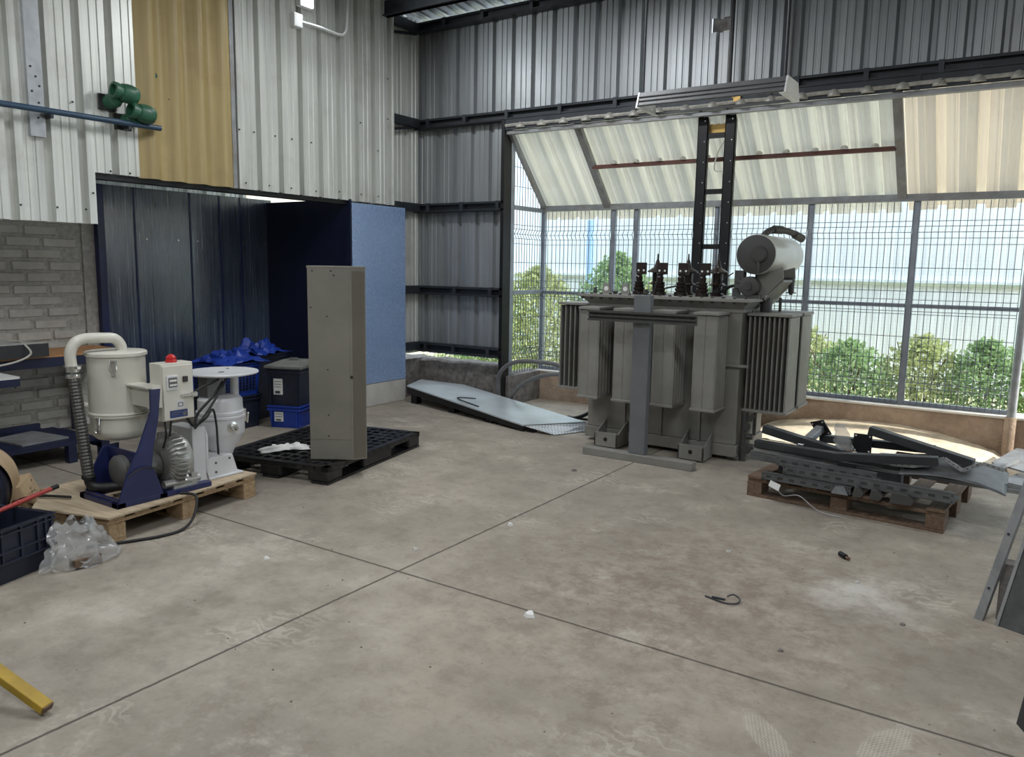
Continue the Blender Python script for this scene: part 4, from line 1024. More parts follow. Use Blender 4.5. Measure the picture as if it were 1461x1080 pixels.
for x, pg_ in ((-4.062, poly), (-4.40, rear)):
    m = MB(); m.prism([(x, y, z) for y, z in pg_], (-.014, 0, 0)); build(m, 'stand_plate', 'navy_paint', T)
for q in ((2.40, 2.415, .38, .43), (2.26, 2.275, .16, .20)):
    m = MB(); m.box(-4.40, -4.07, *q); build(m, 'stand_brace', 'navy_paint', T)
hc = (-4.45, 2.508)
m = MB(); m.lathe((*hc, .46), (0, 0, 1), [(0, .10), (.006, .125), (.03, .150), (.06, .154), (.135, .154), (.137, .164), (.146, .166), (.150, .158), (.155, .166), (.163, .164), (.166, .156), (.495, .156)], 40, True, True)
hp = build(m, 'hopper', 'cream_paint', T, smooth=40)
m = MB(); m.lathe((*hc, .950), (0, 0, 1), [(0, .160), (.003, .168), (.02, .168), (.026, .160), (.028, .05)], 40); build(m, 'hopper_lid', 'cream_paint', T, smooth=40)
for a, z in ((radians(-36), .885), (radians(-170), .905), (radians(-72), .555)):
    c = Vector((hc[0]+cos(a)*.158, hc[1]+sin(a)*.158, z)); tg = Vector((-sin(a), cos(a), 0)); nr = Vector((cos(a), sin(a), 0))
    m = MB(); m.bar(c-Vector((0, 0, .04)), c+Vector((0, 0, .035)), .022, .012, nr); m.tube([c+tg*.014+Vector((0, 0, .05))+nr*.01, c+tg*.018+nr*.022, c-Vector((0, 0, .035))+nr*.02, c-tg*.018+nr*.022, c-tg*.014+Vector((0, 0, .05))+nr*.01], .0035, 6)
    m.bar(c+Vector((0, 0, .045))-tg*.02, c+Vector((0, 0, .045))+tg*.02, .012, .012, nr); build(m, 'latch', 'chrome', hp, smooth=40)
m = MB(); m.cyl((hc[0]-.06, hc[1]-.15, .665), (hc[0]-.07, hc[1]-.185, .668), .018, 12); build(m, 'side_port', 'cream_paint', hp, smooth=40)
m = MB(); m.tube([(-4.45, 2.545, .965), (-4.45, 2.54, 1.005), (-4.45, 2.505, 1.046), (-4.45, 2.44, 1.055), (-4.45, 2.33, 1.057), (-4.45, 2.275, 1.035), (-4.45, 2.247, .98), (-4.45, 2.250, .90)], .030, 14, 5)
build(m, 'inlet_pipe', 'cream_paint', T, smooth=60)
m = MB(); m.lathe((-4.45, 2.256, .875), (0, 0, 1), [(0, .034), (.03, .034), (.03, .046), (.036, .046), (.036, .032)], 18); m.box(-4.45-.06, -4.45-.02, 2.25, 2.27, .895, .91); m.box(-4.44, -4.39, 2.25, 2.27, .895, .91); m.lathe((-4.45, 2.256, .84), (0, 0, 1), [(0, .036), (.012, .038), (.024, .036)], 18)
build(m, 'hose_clamp', 'chrome', T, smooth=40)
m = MB(); h0, h1 = Vector((-4.45, 2.256, .87)), Vector((-4.36, 2.262, .27)); nn = 64; Rg = []
dv = (h1-h0).normalized(); aa = dv.cross(Vector((0, 1, 0))).normalized(); bb = dv.cross(aa)
for i in range(nn+1):
    r_ = .0335 if i % 2 else .0305; c = h0.lerp(h1, i/nn)+Vector((0, 0, 0)); Rg.append([c+(aa*cos(2*pi*k/14)+bb*sin(2*pi*k/14))*r_ for k in range(14)])
m.rings(Rg); build(m, 'flexible_hose', 'hose_dark', T, smooth=20)
m = MB(); m.tube([(-4.362, 2.262, .29), (-4.355, 2.265, .245), (-4.33, 2.29, .222), (-4.27, 2.35, .222), (-4.20, 2.43, .23)], .027, 12, 5); m.lathe((-4.362, 2.262, .275), (0, 0, 1), [(0, .037), (.014, .037)], 14)
build(m, 'hose_elbow', 'rubber', T, smooth=50)
m = MB(); m.lathe((-4.25, 2.35, .31), (0, 1, 0), [(0, .05), (.012, .085), (.02, .092), (.05, .092), (.055, .085), (.24, .085)], 28); m.box(-4.30, -4.2, 2.42, 2.58, ZP+.03, .24)
build(m, 'motor', 'motor_grey', T, smooth=40)
m = MB(); m.lathe((-4.20, 2.60, .335), (0, 1, 0), [(0, .09), (.01, .125), (.03, .14), (.10, .145), (.13, .135), (.14, .10), (.145, .05)], 36)
bl_ = build(m, 'side_channel_blower', 'alu_cast', T, smooth=40)
m = MB()
for k in range(34):
    a = 2*pi*k/34; c_, s_ = cos(a), sin(a); p = lambda r_, y: (-4.20+c_*r_, y, .335+s_*r_)
    t1 = Vector((-s_, 0, c_))*.003
    q = [Vector(p(.10, 2.600)), Vector(p(.165, 2.615)), Vector(p(.172, 2.64)), Vector(p(.172, 2.685)), Vector(p(.14, 2.69)), Vector(p(.10, 2.64))]
    m.prism([v_-t1 for v_ in q], t1*2)
build(m, 'cooling_fins', 'alu_cast', bl_)
m = MB(); m.box(-4.16, -4.075, 2.60, 2.74, ZP+.02, .20); m.cyl((-4.10, 2.55, .215), (-4.10, 2.78, .215), .022, 12); m.box(-4.12, -4.08, 2.72, 2.76, .17, .25)
build(m, 'blower_foot', 'alu_cast', bl_, smooth=40)
bx = -4.095
m = MB(); m.box(bx-.112, bx, 2.562, 2.766, .585, .918); cb = build(m, 'control_box', 'cream_paint', T, bevel=.004)
m = MB(); m.box(bx, bx+.012, 2.566, 2.752, .590, .905); build(m, 'box_door', 'cream_paint', cb, bevel=.003)
xx = bx+.012
m = MB(); m.box(xx, xx+.008, 2.585, 2.655, .765, .850); pl_ = build(m, 'meter_panel', 'white_paint', cb, bevel=.002)
m = MB(); m.cur = 0; m.box(xx+.008, xx+.012, 2.595, 2.648, .782, .838); m.cur = 1; m.box(xx+.012, xx+.014, 2.60, 2.643, .815, .826); m.box(xx+.012, xx+.014, 2.60, 2.643, .79, .80); build(m, 'meter_window', ['motor_grey', 'paper'], cb)
m = MB(); m.box(xx, xx+.012, 2.688, 2.718, .805, .838); build(m, 'switch', 'dial_dark', cb, bevel=.003)
m = MB(); m.box(xx, xx+.02, 2.672, 2.755, .718, .735); m.box(xx, xx+.026, 2.735, 2.77, .713, .740); build(m, 'door_latch', 'chrome', cb, bevel=.004)
m = MB(); m.cur = 0; m.box(xx, xx+.002, 2.645, 2.692, .655, .700); m.cur = 1; m.box(xx+.002, xx+.003, 2.652, 2.685, .684, .688); m.box(xx+.002, xx+.003, 2.652, 2.685, .664, .668); m.box(xx+.002, xx+.003, 2.652, 2.656, .664, .688); m.box(xx+.002, xx+.003, 2.681, 2.685, .664, .688); build(m, 'notice', ['white_paint', 'motor_grey'], cb)
m = MB(); m.cur = 0; m.box(xx, xx+.002, 2.60, 2.712, .602, .645); m.cur = 1; m.box(xx+.002, xx+.003, 2.682, 2.704, .61, .632); m.box(xx+.002, xx+.003, 2.61, 2.67, .630, .634); m.box(xx+.002, xx+.003, 2.61, 2.655, .618, .621); build(m, 'name_plate', ['label_blue', 'motor_grey'], cb)
m = MB(); m.lathe((bx-.055, 2.665, .918), (0, 0, 1), [(0, .032), (.012, .032), (.014, .028), (.03, .028), (.045, .012), (.047, .003)], 20); build(m, 'beacon', 'red_plastic', T, smooth=40)
m = MB(); m.box(-4.30, bx+.0, 2.47, 2.562, .787, .797); m.box(-4.33, -4.075, 2.50, 2.55, .675, .787); m.box(-4.33, -4.22, 2.55, 2.70, .66, .78); build(m, 'bracket', 'cream_paint', T)
m = MB(); m.tube([(-4.055, 2.53, .30), (-4.05, 2.46, .345), (-4.045, 2.38, .355), (-4.048, 2.31, .32)], .004, 6); m.tube([(-4.14, 2.60, .585), (-4.13, 2.60, .50), (-4.15, 2.59, .42)], .006, 6); m.tube([(-4.15, 2.65, .585), (-4.15, 2.63, .45)], .006, 6); build(m, 'wiring', 'rubber', T, smooth=50)
# vacuum loader
T = thing('vacuum_loader', 'white canister vacuum loader under a round dish, behind the control box', 'machine', (-4.33, 3.05, ZP))
m = MB(); m.box(-4.40, -4.17, 2.795, 2.885, ZP, .50); m.prism([(-4.40, 2.885, .50), (-4.17, 2.885, .50), (-4.17, 2.905, .44), (-4.40, 2.905, .44)], (0, 0, -.28)); bxh = build(m, 'motor_housing', 'white_paint', T, bevel=.006)
m = MB(); m.prism([(-4.45, 2.905, ZP), (-4.17, 2.905, ZP), (-4.17, 3.155, ZP), (-4.45, 3.155, ZP)], (0, 0, .012)); m.prism([(-4.19, 2.89, ZP), (-4.19, 3.13, ZP), (-4.19, 3.09, .285), (-4.19, 2.89, .285)], (-.2, 0, 0)); ft = build(m, 'foot_frame', 'white_paint', T, bevel=.003)
m = MB()
for y, z in ((2.965, .25), (3.065, .262), (2.965, .19)): m.lathe((-4.19, y, z), (1, 0, 0), [(0, .008), (.004, .008)], 10)
build(m, 'bolt_holes', 'motor_grey', ft)
cc = (-4.34, 3.12)
m = MB(); m.lathe((*cc, .262), (0, 0, 1), [(0, .07), (.02, .075), (.135, .145), (.15, .148), (.24, .148), (.245, .155), (.258, .155), (.262, .148), (.27, .152), (.285, .150), (.29, .140), (.36, .138), (.375, .125), (.385, .06)], 36)
cn = build(m, 'canister', 'white_paint', T, smooth=35)
m = MB(); a = radians(-8); d = Vector((cos(a), sin(a), 0)); c = Vector((*cc, .455))+d*.14
m.lathe(c, d, [(0, .036), (.012, .036), (.014, .022), (.05, .022), (.05, .014), (.02, .013)], 18, True, False); m.lathe(c+d*.02, d, [(0, .0135), (.002, .0135)], 12); build(m, 'suction_port', 'chrome', cn, smooth=40)
m = MB(); a = radians(48); d = Vector((cos(a), sin(a), 0)); c = Vector((*cc, .52))+d*.152
m.bar(c-Vector((0, 0, .05)), c+Vector((0, 0, .035)), .03, .016, d); m.bar(c-Vector((0, 0, .06))+d*.012, c+Vector((0, 0, .01))+d*.02, .014, .012, d); build(m, 'clamp', 'chrome', cn, bevel=.003)
m = MB(); m.cyl((-4.33, 3.225, .60), (-4.33, 3.225, .775), .028, 14); build(m, 'support_tube', 'white_paint', T, smooth=40)
m = MB(); m.box(-4.42, -4.33, 3.02, 3.16, .64, .775); build(m, 'inner_motor', 'motor_grey', T, bevel=.004)
m = MB(); m.lathe((-4.36, 3.16, .772), (0, 0, 1), [(0, .16), (.012, .222), (.020, .226), (.026, .222), (.022, .10)], 44); ds = build(m, 'round_dish', 'white_paint', T, smooth=40)
m = MB(); m.lathe((-4.33, 3.13, .7945), (0, 0, 1), [(0, .014), (.003, .012)], 12, True, True, 1.6); m.lathe((-4.44, 3.26, .7955), (0, 0, 1), [(0, .01), (.003, .009)], 12); build(m, 'dish_holes', 'motor_grey', ds)
m = MB()
m.tube([(-4.14, 2.74, .585), (-4.14, 2.79, .52), (-4.2, 2.86, .58), (-4.2, 2.98, .68), (-4.28, 3.1, .74)], .009, 6); m.tube([(-4.15, 2.80, .50), (-4.15, 2.90, .60), (-4.18, 3.02, .72), (-4.25, 3.10, .76)], .007, 6)
m.tube([(-4.17, 2.82, .51), (-4.12, 2.86, .56), (-4.15, 2.93, .60), (-4.17, 2.965, .50), (-4.15, 2.955, .40), (-4.16, 2.965, .31)], .007, 6); m.tube([(-4.16, 2.76, .70), (-4.2, 2.9, .74), (-4.25, 3.05, .765)], .008, 6)
build(m, 'wiring', 'rubber', T, smooth=50)
m = MB(); m.tube([(-4.05, 2.62, .16), (-3.97, 2.67, .145), (-3.90, 2.60, .05), (-3.86, 2.50, .012), (-3.86, 2.38, .01), (-3.90, 2.27, .01), (-3.96, 2.15, .01), (-4.02, 2.05, .01)], .008, 8)
build(m, 'power_cable', 'rubber', smooth=50, label='black power cable looping from the pallet onto the floor', cat='cable')
m = MB(); m.tube([(-4.45, 2.20, .165), (-4.62, 2.10, .165), (-4.75, 2.03, .12), (-4.90, 2.02, .02), (-5.05, 2.05, .01)], .008, 8)
build(m, 'power_cable', 'rubber', smooth=50, label='black cable trailing off the pallet toward the carton', cat='cable')

# ================================================================== LEFT CLUTTER
# wall bench with slab
T = thing('workbench', 'navy framed workbench with an orange wood top against the brick wall', 'workbench', (-6.8, 2.2, 0))
m = MB(); m.box(-7.08, -6.50, 0.8, 3.78, .722, .735); build(m, 'wood_top', 'orange_wood', T)
m = MB(); m.box(-7.08, -6.50, 0.8, 3.78, .645, .722); build(m, 'apron', 'bench_navy', T)
for x, y in ((-7.04, 3.56), (-6.53, .9), (-7.04, .9), (-6.53, 3.74)):
    m = MB(); m.box(x-.022, x+.022, y-.022, y+.022, 0, .645); build(m, 'leg', 'bench_navy', T)
T = thing('stone_slab', 'thick dark edged slab with a pale top lying on the workbench', 'slab', (-6.75, 2.3, .736))
m = MB(); m.prism([(-6.47, .8, .736), (-6.47, 3.105, .736), (-7.06, 2.90, .736), (-7.06, .8, .736)], (0, 0, .105)); build(m, 'block', 'granite_side', T)
m = MB(); m.prism([(-6.47, .8, .841), (-6.47, 3.105, .841), (-7.06, 2.90, .841), (-7.06, .8, .841)], (0, 0, .006)); build(m, 'top_face', 'granite', T)
T = thing('side_table', 'low white topped navy table under the front of the slab', 'table', (-6.2, 2.3, 0))
m = MB(); m.box(-6.40, -6.05, 1.2, 2.69, .640, .655); build(m, 'table_top', 'paper', T)
m = MB(); m.box(-6.40, -6.05, 1.2, 2.69, .585, .640); build(m, 'apron', 'bench_navy', T)
for x, y in ((-6.38, 1.3), (-6.07, 1.3), (-6.38, 2.1), (-6.07, 2.1)):
    m = MB(); m.box(x-.02, x+.02, y-.02, y+.02, .166, .585); build(m, 'leg', 'bench_navy', T)
m = MB(); m.tube([(-6.70, 2.92, .85), (-6.60, 2.95, .855), (-6.45, 2.93, .83), (-6.43, 2.95, .77), (-6.44, 2.86, .72), (-6.46, 2.70, .69), (-6.46, 2.5, .68)], .008, 8)
build(m, 'white_cable', 'cable_white', smooth=50, label='white cable hanging over the front of the slab', cat='cable')
T = thing('low_platform', 'low navy platform on short legs in front of the brick wall', 'platform', (-6.2, 2.3, 0))
m = MB(); m.box(-6.55, -5.85, 1.0, 3.02, .135, .165); m.box(-6.55, -5.85, 1.0, 1.04, .165, .18); m.box(-6.55, -6.51, 1.0, 3.02, .165, .20); build(m, 'deck', 'bench_navy', T)
for x, y in ((-5.88, 2.93), (-5.80, 3.13), (-6.52, 2.93), (-5.88, 1.1), (-6.52, 1.1)):
    m = MB(); m.box(x-.03, x+.03, y-.03, y+.03, 0, .135); build(m, 'leg', 'bench_navy', T)
m = MB(); m.box(-6.45, -5.76, 3.10, 3.16, .10, .150); m.box(-6.5, -5.85, 3.02, 3.11, .135, .16); build(m, 'outrigger', 'bench_navy', T)
m = MB(); m.prism([(-5.93, 2.62, .167), (-5.96, 2.96, .167), (-6.38, 2.90, .167), (-6.30, 2.58, .167)], (0, 0, .012))
build(m, 'flat_board', 'galv_dull', label='flat grey board lying on the low navy platform', cat='board')
m = MB(); m.lathe((-5.36, 2.96, 0), (0, 0, 1), [(0, .16), (.02, .165), (.035, .16), (.04, .15)], 32)
build(m, 'round_base_plate', 'motor_grey', smooth=40, label='round dark base plate on the floor under the dryer hopper', cat='plate')
# navy crate with ribs, local origin at its right front top corner
T = thing('ribbed_crate', 'navy ribbed plastic crate on the floor at the left edge', 'crate', (-3.93, 1.855, 0), radians(17))
W_, D_, Hh = .62, .40, .265
def sq(k, z): return [(-D_*k-(1-k)*.0-.02*(1-k), -W_+.03*(1-k)*3, z), (-.09*(1-k), -W_+.03*(1-k)*3, z), (-.09*(1-k), -.09*(1-k), z), (-D_*k, -.09*(1-k), z)]
m = MB(); m.rings([sq(.80, 0), sq(.86, .09), sq(.98, .095), sq(1, Hh), [(-D_+.012, -W_+.012, Hh), (-.012, -W_+.012, Hh), (-.012, -.012, Hh), (-D_+.012, -.012, Hh)], [(-D_+.04, -W_+.04, .02), (-.03, -W_+.04, .02), (-.03, -.03, .02), (-D_+.04, -.03, .02)]])
cr = build(m, 'body', 'navy_plastic', T, world=False)
m = MB()
for y in (-.02, -.055, -.10, -.19, -.29, -.39, -.5, -.6): m.box(-.004, .010, y-.005, y+.005, .098, Hh)
for z in (.10, .15, Hh-.03, Hh-.008): m.box(-.004, .012, -W_, 0, z, z+.008)
for x in (-.05, -.15, -.25, -.36): m.box(x-.005, x+.005, -.004, .010, .098, Hh)
for z in (.10, .15, Hh-.03, Hh-.008): m.box(-D_, 0, -.004, .012, z, z+.008)
build(m, 'ribs', 'navy_plastic', T, world=False)
T = thing('red_pole', 'red painted pole lying across the navy crate', 'pole', (-4.0, 1.7, .3))
m = MB(); p0, p1 = Vector((-4.280, 2.050, .292)), Vector((-4.100, 1.690, .283)); p2 = p1+(p1-p0)*2.2; m.cyl(p0+(p1-p0)*.12, p2, .012, 12); build(m, 'shaft', 'red_pole', T, smooth=40)
m = MB(); m.cyl(p0, p0+(p1-p0)*.13, .0125, 12); build(m, 'tip', 'rubber', T, smooth=40, label='black rubber tip')
m = MB(); m.cyl(p0+(p1-p0)*.68, p0+(p1-p0)*.73, .0145, 12); build(m, 'collar', 'red_pole', T, smooth=40)
T = thing('plastic_drum', 'dark blue plastic drum lying behind the navy crate at the left edge', 'drum', (-4.75, 1.75, 0))
ax = Vector((.86, -.50, 0.02)); dc = Vector((-4.72, 1.775, .205))
m = MB(); m.lathe(dc-ax*.5, ax, [(0, .16), (.03, .195), (.44, .20), (.47, .198), (.49, .192), (.5, .180), (.49, .165), (.485, .05)], 44); build(m, 'shell', 'navy_plastic', T, smooth=40)
m = MB(); m.lathe(dc-ax*.45+Vector((0, 0, .012)), ax, [(0, .205), (.10, .220), (.24, .218), (.33, .213)], 44, False, False); build(m, 'paper_wrap', 'card', T, smooth=50, label='torn beige paper wrap', solid=.004)
T = thing('flat_carton', 'brown cardboard carton with dark print standing behind the navy crate', 'carton', (-4.93, 2.235, 0), radians(56))
m = MB(); m.rings([[(-.05, -.24, .0), (.05, -.24, .0), (.05, .08, .0), (-.05, .08, .0)], [(-.12, -.24, .185), (-.04, -.24, .20), (-.035, .075, .205), (-.12, .08, .19)]]); ct = build(m, 'body', 'card', T, world=False)
m = MB(); rnd = random.Random(4)
for k in range(26):
    y = rnd.gauss(-.10, .03) if k < 18 else rnd.gauss(.0, .01); z = rnd.uniform(.05, .17); x = .05-.09*z/.2
    m.box(x-.004, x+.003, y, y+rnd.uniform(.008, .024), z, z+rnd.uniform(.006, .014))
build(m, 'print_marks', 'card_ink', ct, world=False)
m = MB(); m.prism([(.05, .02, .0), (.05, .08, .0), (.12, .06, .05), (.13, -.02, .035)], (0, 0, .004)); build(m, 'flap', 'card', T, world=False)
# crumpled clear plastic bag
m = MB()
def bagf(u, v):
    a = u*2*pi; z = .19*(1-(v-.0)**1.3); r_ = (.06+.095*v**.8)*(1+.5*mnoise.noise(Vector((cos(a)*1.7, sin(a)*1.7, v*3+2)))+.22*mnoise.noise(Vector((cos(a)*4, sin(a)*4, v*7))))
    return (-3.86+r_*cos(a)*.8-.07*(1-v), 1.93+r_*sin(a)*1.15+.02*(1-v), max(.004, z+.05*mnoise.noise(Vector((cos(a)*3, sin(a)*3, v*5)))))
m.grid(bagf, 54, 26)
build(m, 'plastic_bag', 'film', smooth=25, label='crumpled clear plastic bag on the floor between crate and pallet', cat='bag')
m = MB(); m.box(-3.82, -3.76, 1.86, 1.99, .01, .05); build(m, 'wood_offcut', 'old_wood', label='dark offcut inside the clear plastic bag', cat='offcut')
# yellow stick
T = thing('yellow_strut', 'yellow painted timber leg reaching in at the left edge', 'strut', (-2.61, 1.165, 0))
m = MB(); p0 = Vector((-2.60, 1.165, .028)); p1 = Vector((-2.80, 1.095, .135)); m.bar(p0, p0+(p1-p0)*3.2, .045, .028, (0, 0, 1)); build(m, 'leg', 'yellow_paint', T, bevel=.003)
m = MB(); m.bar(p0-(p1-p0)*.02, p0+(p1-p0)*.01, .040, .024, (0, 0, 1)); build(m, 'cut_end', 'old_wood', T)

# ================================================================== RIGHT PALLET AND SCRAP
wood_pallet('brown wooden pallet loaded with cable trays and beams at the right', (-1.506, 5.155, 0), radians(-95), 1.185, .95, 'old_wood', runners='front')
bpy.context.view_layer.update()
def slotted_tray(label, p0, p1, h, w, slots, name='cable_tray'):
    """U channel standing on its side wall: face towards -Y with rows of slots"""
    p0, p1 = Vector(p0), Vector(p1); d = (p1-p0); L = d.length; d.normalize(); n = Vector((-d.y, d.x, 0)).normalized(); u = n.cross(d)*-1
    if u.z < 0: u = -u
    T = thing(name, label, 'cable tray', tuple((p0+p1)/2), 0, 'perforated steel cable trays on the right pallet')
    m = MB(); t_ = .003
    def slab(a, b, c): m.add([p0, p0+d*L, p0+d*L+a, p0+a, p0+b, p0+d*L+b, p0+d*L+a+b, p0+a+b], [(0, 1, 2, 3), (7, 6, 5, 4), (0, 4, 5, 1), (1, 5, 6, 2), (2, 6, 7, 3), (3, 7, 4, 0)])
    slab(u*h, n*t_, 0); slab(n*w, u*t_, 0)
    q = p0; p0 = q+u*(h-t_); slab(n*w*.25, u*t_, 0); p0 = q
    b = build(m, 'channel', 'tray_steel', T)
    m = MB(); rows = slots
    k = 0; step = .075
    while .03+k*step < L-.05:
        for r_ in range(rows):
            s = p0+d*(.03+k*step+(r_ % 2)*.03)+u*(h*(r_+.5)/rows-.005)-n*.0015
            for dz in (0, .009) if rows > 0 else (0,):
                a = s+u*dz; m.add([a, a+d*.036, a+d*.036+u*.005, a+u*.005, a+n*.001, a+d*.036+n*.001, a+d*.036+u*.005+n*.001, a+u*.005+n*.001], [(0, 1, 2, 3), (4, 7, 6, 5), (0, 4, 5, 1), (1, 5, 6, 2), (2, 6, 7, 3), (3, 7, 4, 0)])
        k += 1
    for e in (.012, L-.012):
        for r_ in (.2, .8): m.lathe(p0+d*e+u*h*r_-n*.001, n, [(0, .005), (.001, .005)], 8)
    if m.v: build(m, 'slots', 'dial_dark', T)
    return T
slotted_tray('lowest slotted tray along the front edge of the right pallet', (-1.40, 5.10, .142), (-.84, 5.05, .142), .045, .18, 1)
slotted_tray('slotted tray at the left top of the tray stack on the right pallet', (-1.33, 5.17, .232), (-.715, 5.12, .222), .062, .16, 1)
slotted_tray('longest slotted tray sticking out past the right end of the pallet', (-1.27, 5.12, .192), (-.285, 5.03, .192), .060, .20, 1)
def rod(name, label, cat, p0, p1, w, h, mat, group=None, hollow=False):
    m = MB(); m.bar(p0, p1, w, h); return build(m, name, mat, bevel=.003, label=label, cat=cat, group=group)
m = MB(); m.bar((-1.52, 5.32, .285), (.10, 5.34, .245), .03, .022); m.bar((-1.52, 5.345, .30), (.10, 5.365, .26), .003, .03)
build(m, 'steel_rail', 'galv_dull', label='long thin steel rail at the back of the tray stack', cat='rail')
m = MB(); m.bar((-1.53, 5.30, .245), (-1.15, 5.28, .235), .06, .045)
build(m, 'steel_rail', 'tray_steel', label='short slotted rail end poking out left under the beams', cat='rail')
rod('steel_beam', 'dark steel beam tilted down from the top left of the scrap pile', 'beam', (-1.50, 5.46, .408), (-.96, 5.40, .318), .07, .055, 'beam_grey', 'dark steel beams on the right pallet')
rod('steel_beam', 'dark steel beam lowest on the left of the scrap pile', 'beam', (-1.515, 5.33, .325), (-.95, 5.28, .322), .06, .048, 'beam_grey', 'dark steel beams on the right pallet')
rod('steel_beam', 'dark steel beam lying in the middle front of the scrap pile', 'beam', (-.99, 5.24, .328), (-.40, 5.25, .385), .06, .052, 'beam_grey', 'dark steel beams on the right pallet')
rod('steel_beam', 'dark steel beam sloping down at the right of the scrap pile', 'beam', (-.83, 5.52, .475), (-.225, 5.42, .362), .07, .052, 'beam_grey', 'dark steel beams on the right pallet')
rod('steel_beam', 'dark steel beam lying along the back of the scrap pile', 'beam', (-1.16, 5.64, .355), (-.45, 5.60, .382), .06, .05, 'beam_grey', 'dark steel beams on the right pallet')
rod('packing_block', 'support block under the back of the scrap pile', 'block', (-1.0, 5.62, .145), (-1.0, 5.62, .325), .10, .10, 'old_wood')
rod('packing_block', 'support block at the right back of the scrap pile', 'block', (-.62, 5.55, .145), (-.62, 5.55, .34), .10, .10, 'old_wood')
m = MB(); m.box(-.92, -.60, 5.33, 5.45, .142, .30); build(m, 'trunking_piece', 'tray_steel', label='short galvanised trunking under the middle beams', cat='trunking')
m = MB(); m.box(-1.36, -1.10, 5.36, 5.46, .142, .30); build(m, 'trunking_piece', 'tray_steel', label='short galvanised trunking under the left beams', cat='trunking')
# column stub with base plate
T = thing('post_stub', 'pale steel post stub ending in a dark square base plate', 'post', (-1.15, 5.55, .37))
d = Vector((.32, .80, .42)).normalized(); c = Vector((-1.155, 5.60, .43)); a = d.cross(Vector((0, 0, 1))).normalized(); b = a.cross(d)
a2, b2 = a*cos(.35)+b*sin(.35), b*cos(.35)-a*sin(.35)
m = MB(); q = .058; m.prism([c+a2*q+b2*q, c-a2*q+b2*q, c-a2*q-b2*q, c+a2*q-b2*q], d*.008); build(m, 'base_plate', 'black_steel', T)
m = MB()
for s, t_ in ((1, 1), (1, -1), (-1, 1), (-1, -1)): m.lathe(c+(a2*s+b2*t_)*.044-d*.002, d, [(0, .006), (.001, .006)], 8)
build(m, 'bolt_holes', 'paper', T)
m = MB(); m.bar(c, c-d*.24, .055, .045, b); build(m, 'stub', 'galv', T, bevel=.003)
T = thing('post_stub', 'dark square base plate standing upright in the middle of the scrap', 'post', (-.87, 5.52, .30))
m = MB(); m.box(-.925, -.812, 5.515, 5.524, .318, .442); build(m, 'base_plate', 'black_steel', T)
m = MB()
for x in (-.912, -.826):
    for z in (.43, .33): m.lathe((x, 5.512, z), (0, 1, 0), [(0, .006), (.002, .006)], 8)
build(m, 'bolt_holes', 'paper', T)
m = MB(); m.box(-.90, -.84, 5.524, 5.60, .145, .40); build(m, 'stub', 'beam_grey', T)
m = MB(); m.box(-.95, -.84, 5.16, 5.17, .225, .31); build(m, 'bracket_plate', 'black_steel', label='small dark bolted plate under the middle beam', cat='plate')
def bag2(u, v):
    a = u*2*pi; r_ = (.036*(1-v)**.7+.012+.008*v)*(1+.4*mnoise.noise(Vector((cos(a)*2, sin(a)*2, v*5+8))))
    return (-.965-.035*v+r_*cos(a)*1.2, 5.43+r_*sin(a), .345+.165*v)
m = MB(); m.grid(bag2, 28, 16); build(m, 'plastic_bag', 'film', smooth=25, label='small clear plastic bag knotted upright in the scrap pile', cat='bag')
m = MB(); m.grid(lambda u, v: (-.60+.56*u, 5.17+.42*v, .275+.035*sin(u*3.0+.4)+.045*v-.06*max(0, u-.75)), 18, 10)
build(m, 'sheet_metal', 'tray_steel', smooth=40, label='curved grey sheet lying on the right half of the scrap pile', cat='sheet', solid=.003)
m = MB(); m.grid(lambda u, v: (-.75+.30*u, 5.26+.2*v, .315+.02*u+.03*v), 8, 6); build(m, 'sheet_metal', 'galv', label='pale sheet piece between the middle beams', cat='sheet', solid=.003)
T = thing('bent_bracket', 'zigzag of perforated galvanised brackets on the right of the scrap', 'bracket', (-.35, 5.3, .33))
pts = [(-.66, 5.28, .318), (-.52, 5.26, .330), (-.37, 5.30, .392), (-.27, 5.28, .338), (-.175, 5.30, .392), (-.06, 5.30, .368)]
m = MB()
for p, q in zip(pts, pts[1:]): m.bar(p, q, .05, .004); m.bar(Vector(p)-Vector((0, .025, -.008)), Vector(q)-Vector((0, .025, -.008)), .003, .022)
build(m, 'strip', 'galv', T)
m = MB()
for p, q in zip(pts, pts[1:]):
    p, q = Vector(p), Vector(q)
    for k in range(1, 4): m.lathe(p.lerp(q, k/4)-Vector((0, .0275, -.008)), (0, 1, 0), [(0, .004), (.001, .004)], 8)
build(m, 'holes', 'dial_dark', T)
for k, (x, z, w, lb) in enumerate(((-.80, .142, .05, 'left dark grey plastic wedge on the front edge of the right pallet'), (-.70, .142, .06, 'middle dark grey plastic wedge on the front edge of the right pallet'), (-.56, .142, .115, 'right and largest dark grey plastic wedge on the front edge of the right pallet'))):
    m = MB(); m.prism([(x-w/2, 5.015, z), (x+w/2, 5.015, z), (x+w/2+.015, 5.015, z+.03), (x+w/2-.02, 5.015, z+.065), (x-w/2+.01, 5.015, z+.07)], (0, .05, 0))
    build(m, 'plastic_wedge', 'trafo_dark', bevel=.004, label=lb, cat='wedge', group='dark plastic wedges')
m = MB(); m.prism([(-.95, 5.03, .142), (-.85, 5.03, .142), (-.88, 5.05, .19), (-.93, 5.05, .185)], (0, .05, 0)); build(m, 'plastic_scrap', 'tray_steel', label='crumpled bit of grey wrap on the front edge of the right pallet', cat='wrap')
T = thing('tagged_cord', 'thin pale cord with a paper tag trailing off the right pallet', 'cord', (-1.2, 5.15, 0))
